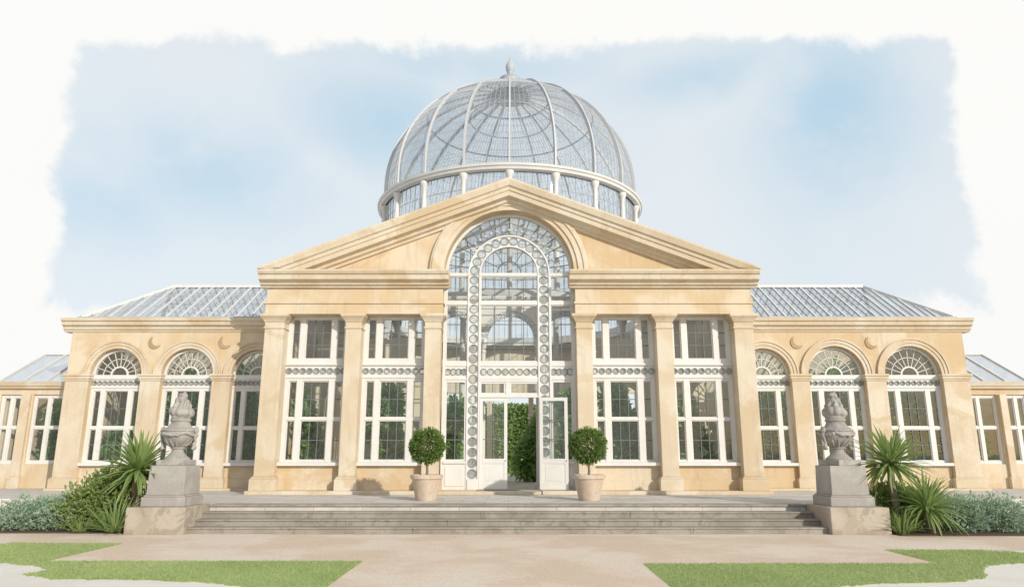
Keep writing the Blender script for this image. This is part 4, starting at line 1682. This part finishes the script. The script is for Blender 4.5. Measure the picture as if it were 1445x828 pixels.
# right bed
yucca(8.42, -4.75, 0.03, 1.40, 130, 0.88, 0.105, 'tall yucca with spiky sword-leaf head, right of the right pedestal', 14)
shrub('green_bush', 8.75, -4.35, 0.03, [((-0.3, 0, 0.42), (0.5, 0.4, 0.45)), ((0.25, -0.05, 0.40), (0.5, 0.4, 0.40)), ((-0.05, 0.1, 0.62), (0.4, 0.35, 0.35))],
      M['bush'], 4200, 0.11, 0.05, 'fresh green bush under the tall yucca, right of the pedestal', 'bush', 18)
yucca(8.85, -5.2, 0.03, 0.50, 120, 0.84, 0.075, 'low spreading yucca in front of the tall one, right bed', 15, 0.8)
clump(8.22, -5.30, 70, 0.60, 0.04, 'spiky iris clump at the foot of the right pedestal', 33)
clump(8.05, -4.45, 46, 1.0, 0.05, 'upright spiky leaves between the right pedestal and the tall yucca', 34, 0.6, 0.6)
shrub('grey_shrub', 9.85, -4.75, 0.03, LOB(1.15), M['grey_leaf'], 3600, 0.07, 0.034, 'grey-green shrub beside the low spreading yucca, right bed', 'shrub', 44, GG)
shrub('grey_shrub', 10.62, -4.75, 0.03, LOB(1.12), M['grey_leaf'], 3400, 0.07, 0.034, 'rightmost grey-green shrub, at the outer end of the right bed', 'shrub', 45, GG)
shrub('grey_shrub', 10.2, -3.8, 0.03, LOB(1.1), M['grey_leaf'], 3000, 0.07, 0.034, 'grey-green shrub behind two others in the right bed', 'shrub', 46, GG)


# ------------------------------------------------------------------ plants behind the glass
def indoor(x, y, h, r, seed, label):
    rg = random.Random(seed)
    t = empty('indoor_tree', (x, y, TZ))
    tag(t, label, 'indoor tree', 'trees growing behind the glass')
    g = MB()
    g.tube([(0, 0, 0), (0.04, 0.02, h * 0.3), (-0.03, 0, h * 0.7)], 0.06, 8, r_end=0.03)
    for i in range(6):
        a = i * 1.1
        g.tube([(0, 0, h * 0.4), (r * .4 * math.cos(a), r * .4 * math.sin(a), h * 0.6), (r * .7 * math.cos(a), r * .7 * math.sin(a), h * 0.8)], 0.02, 5, r_end=0.008)
    g.build('trunk', M['bark'], t)
    g = MB()
    for i in range(6):
        a = i * 1.05 + seed
        blob(g, (r * .45 * math.cos(a), r * .45 * math.sin(a), h * (0.24 + 0.15 * (i % 5))), (r * .6, r * .6, h * .22), 620, 0.24, 0.12, rg, 0.3, 0.3)
    g.build('crown', M['palm'], t, recalc=False)


IN = [(-6.3, 1.9, 2.6, 0.55, 'behind the outermost left window of the portico'),
      (-3.75, 1.9, 3.0, 0.6, 'behind the portico window left of the arch'),
      (-2.0, 3.4, 2.7, 0.5, 'inside to the left of the closed door leaf'),
      (1.05, 9.0, 2.5, 0.8, 'deep in the hall, seen through the open doorway'),
      (1.9, 2.7, 2.9, 0.6, 'inside to the right of the open doorway'),
      (3.5, 1.8, 3.1, 0.6, 'behind the portico window right of the arch'),
      (5.75, 1.9, 2.6, 0.55, 'behind the outermost right window of the portico'),
      (-9.0, 3.5, 3.3, 0.8, 'behind the left wing window nearest the portico'),
      (-11.0, 3.4, 3.2, 0.8, 'behind the middle window of the left wing'),
      (-13.1, 3.4, 1.9, 0.55, 'behind the outermost window of the left wing'),
      (9.0, 3.5, 3.2, 0.8, 'behind the right wing window nearest the portico'),
      (11.2, 3.4, 3.4, 0.85, 'behind the middle window of the right wing'),
      (13.55, 3.3, 3.0, 0.65, 'behind the outermost window of the right wing'),
      (-9.7, 5.3, 3.9, 0.9, 'against the rear wall of the left wing, nearest the portico'),
      (-11.9, 5.5, 3.8, 0.9, 'against the rear wall midway along the left wing'),
      (9.9, 5.3, 3.9, 0.9, 'against the rear wall of the right wing, nearest the portico'),
      (11.9, 5.5, 3.9, 0.9, 'against the rear wall midway along the right wing'),
      (13.6, 5.3, 3.8, 0.7, 'against the rear wall at the outer end of the right wing'),
      (-15.7, 4.6, 2.6, 0.6, 'behind the window of the low range at far left'),
      (16.2, 4.6, 2.6, 0.6, 'behind the window of the low range at far right')]
for i, (x, y, h, r, lab) in enumerate(IN):
    indoor(x, y, h, r, 100 + i, 'leafy green tree ' + lab)
# clipped hedge beyond the rear openings
rg = random.Random(77)
g = MB()
for _ in range(9000):
    f = rg.random()
    x = rg.uniform(-9, 9)
    if f < 0.85:
        p = (x, 34.0 + rg.uniform(-.2, .2) + 0.25 * math.sin(x * 1.9), TZ - 0.5 + rg.uniform(0, 5.0))
    else:
        p = (x, 34.0 + rg.uniform(-.1, 1.2), TZ + 4.5 + rg.uniform(-.2, .25))
    leaf(g, p, (rg.uniform(-1, 1), rg.uniform(-1.2, .2), rg.uniform(-.3, 1)), 0.34, 0.22, rg)
g.box(-8.9, 8.9, 34.3, 35.2, 0, 4.9)
tag(g.build('hedge', M['hedge'], recalc=False), 'tall green hedge behind the house, glimpsed through the open doorway', 'hedge')
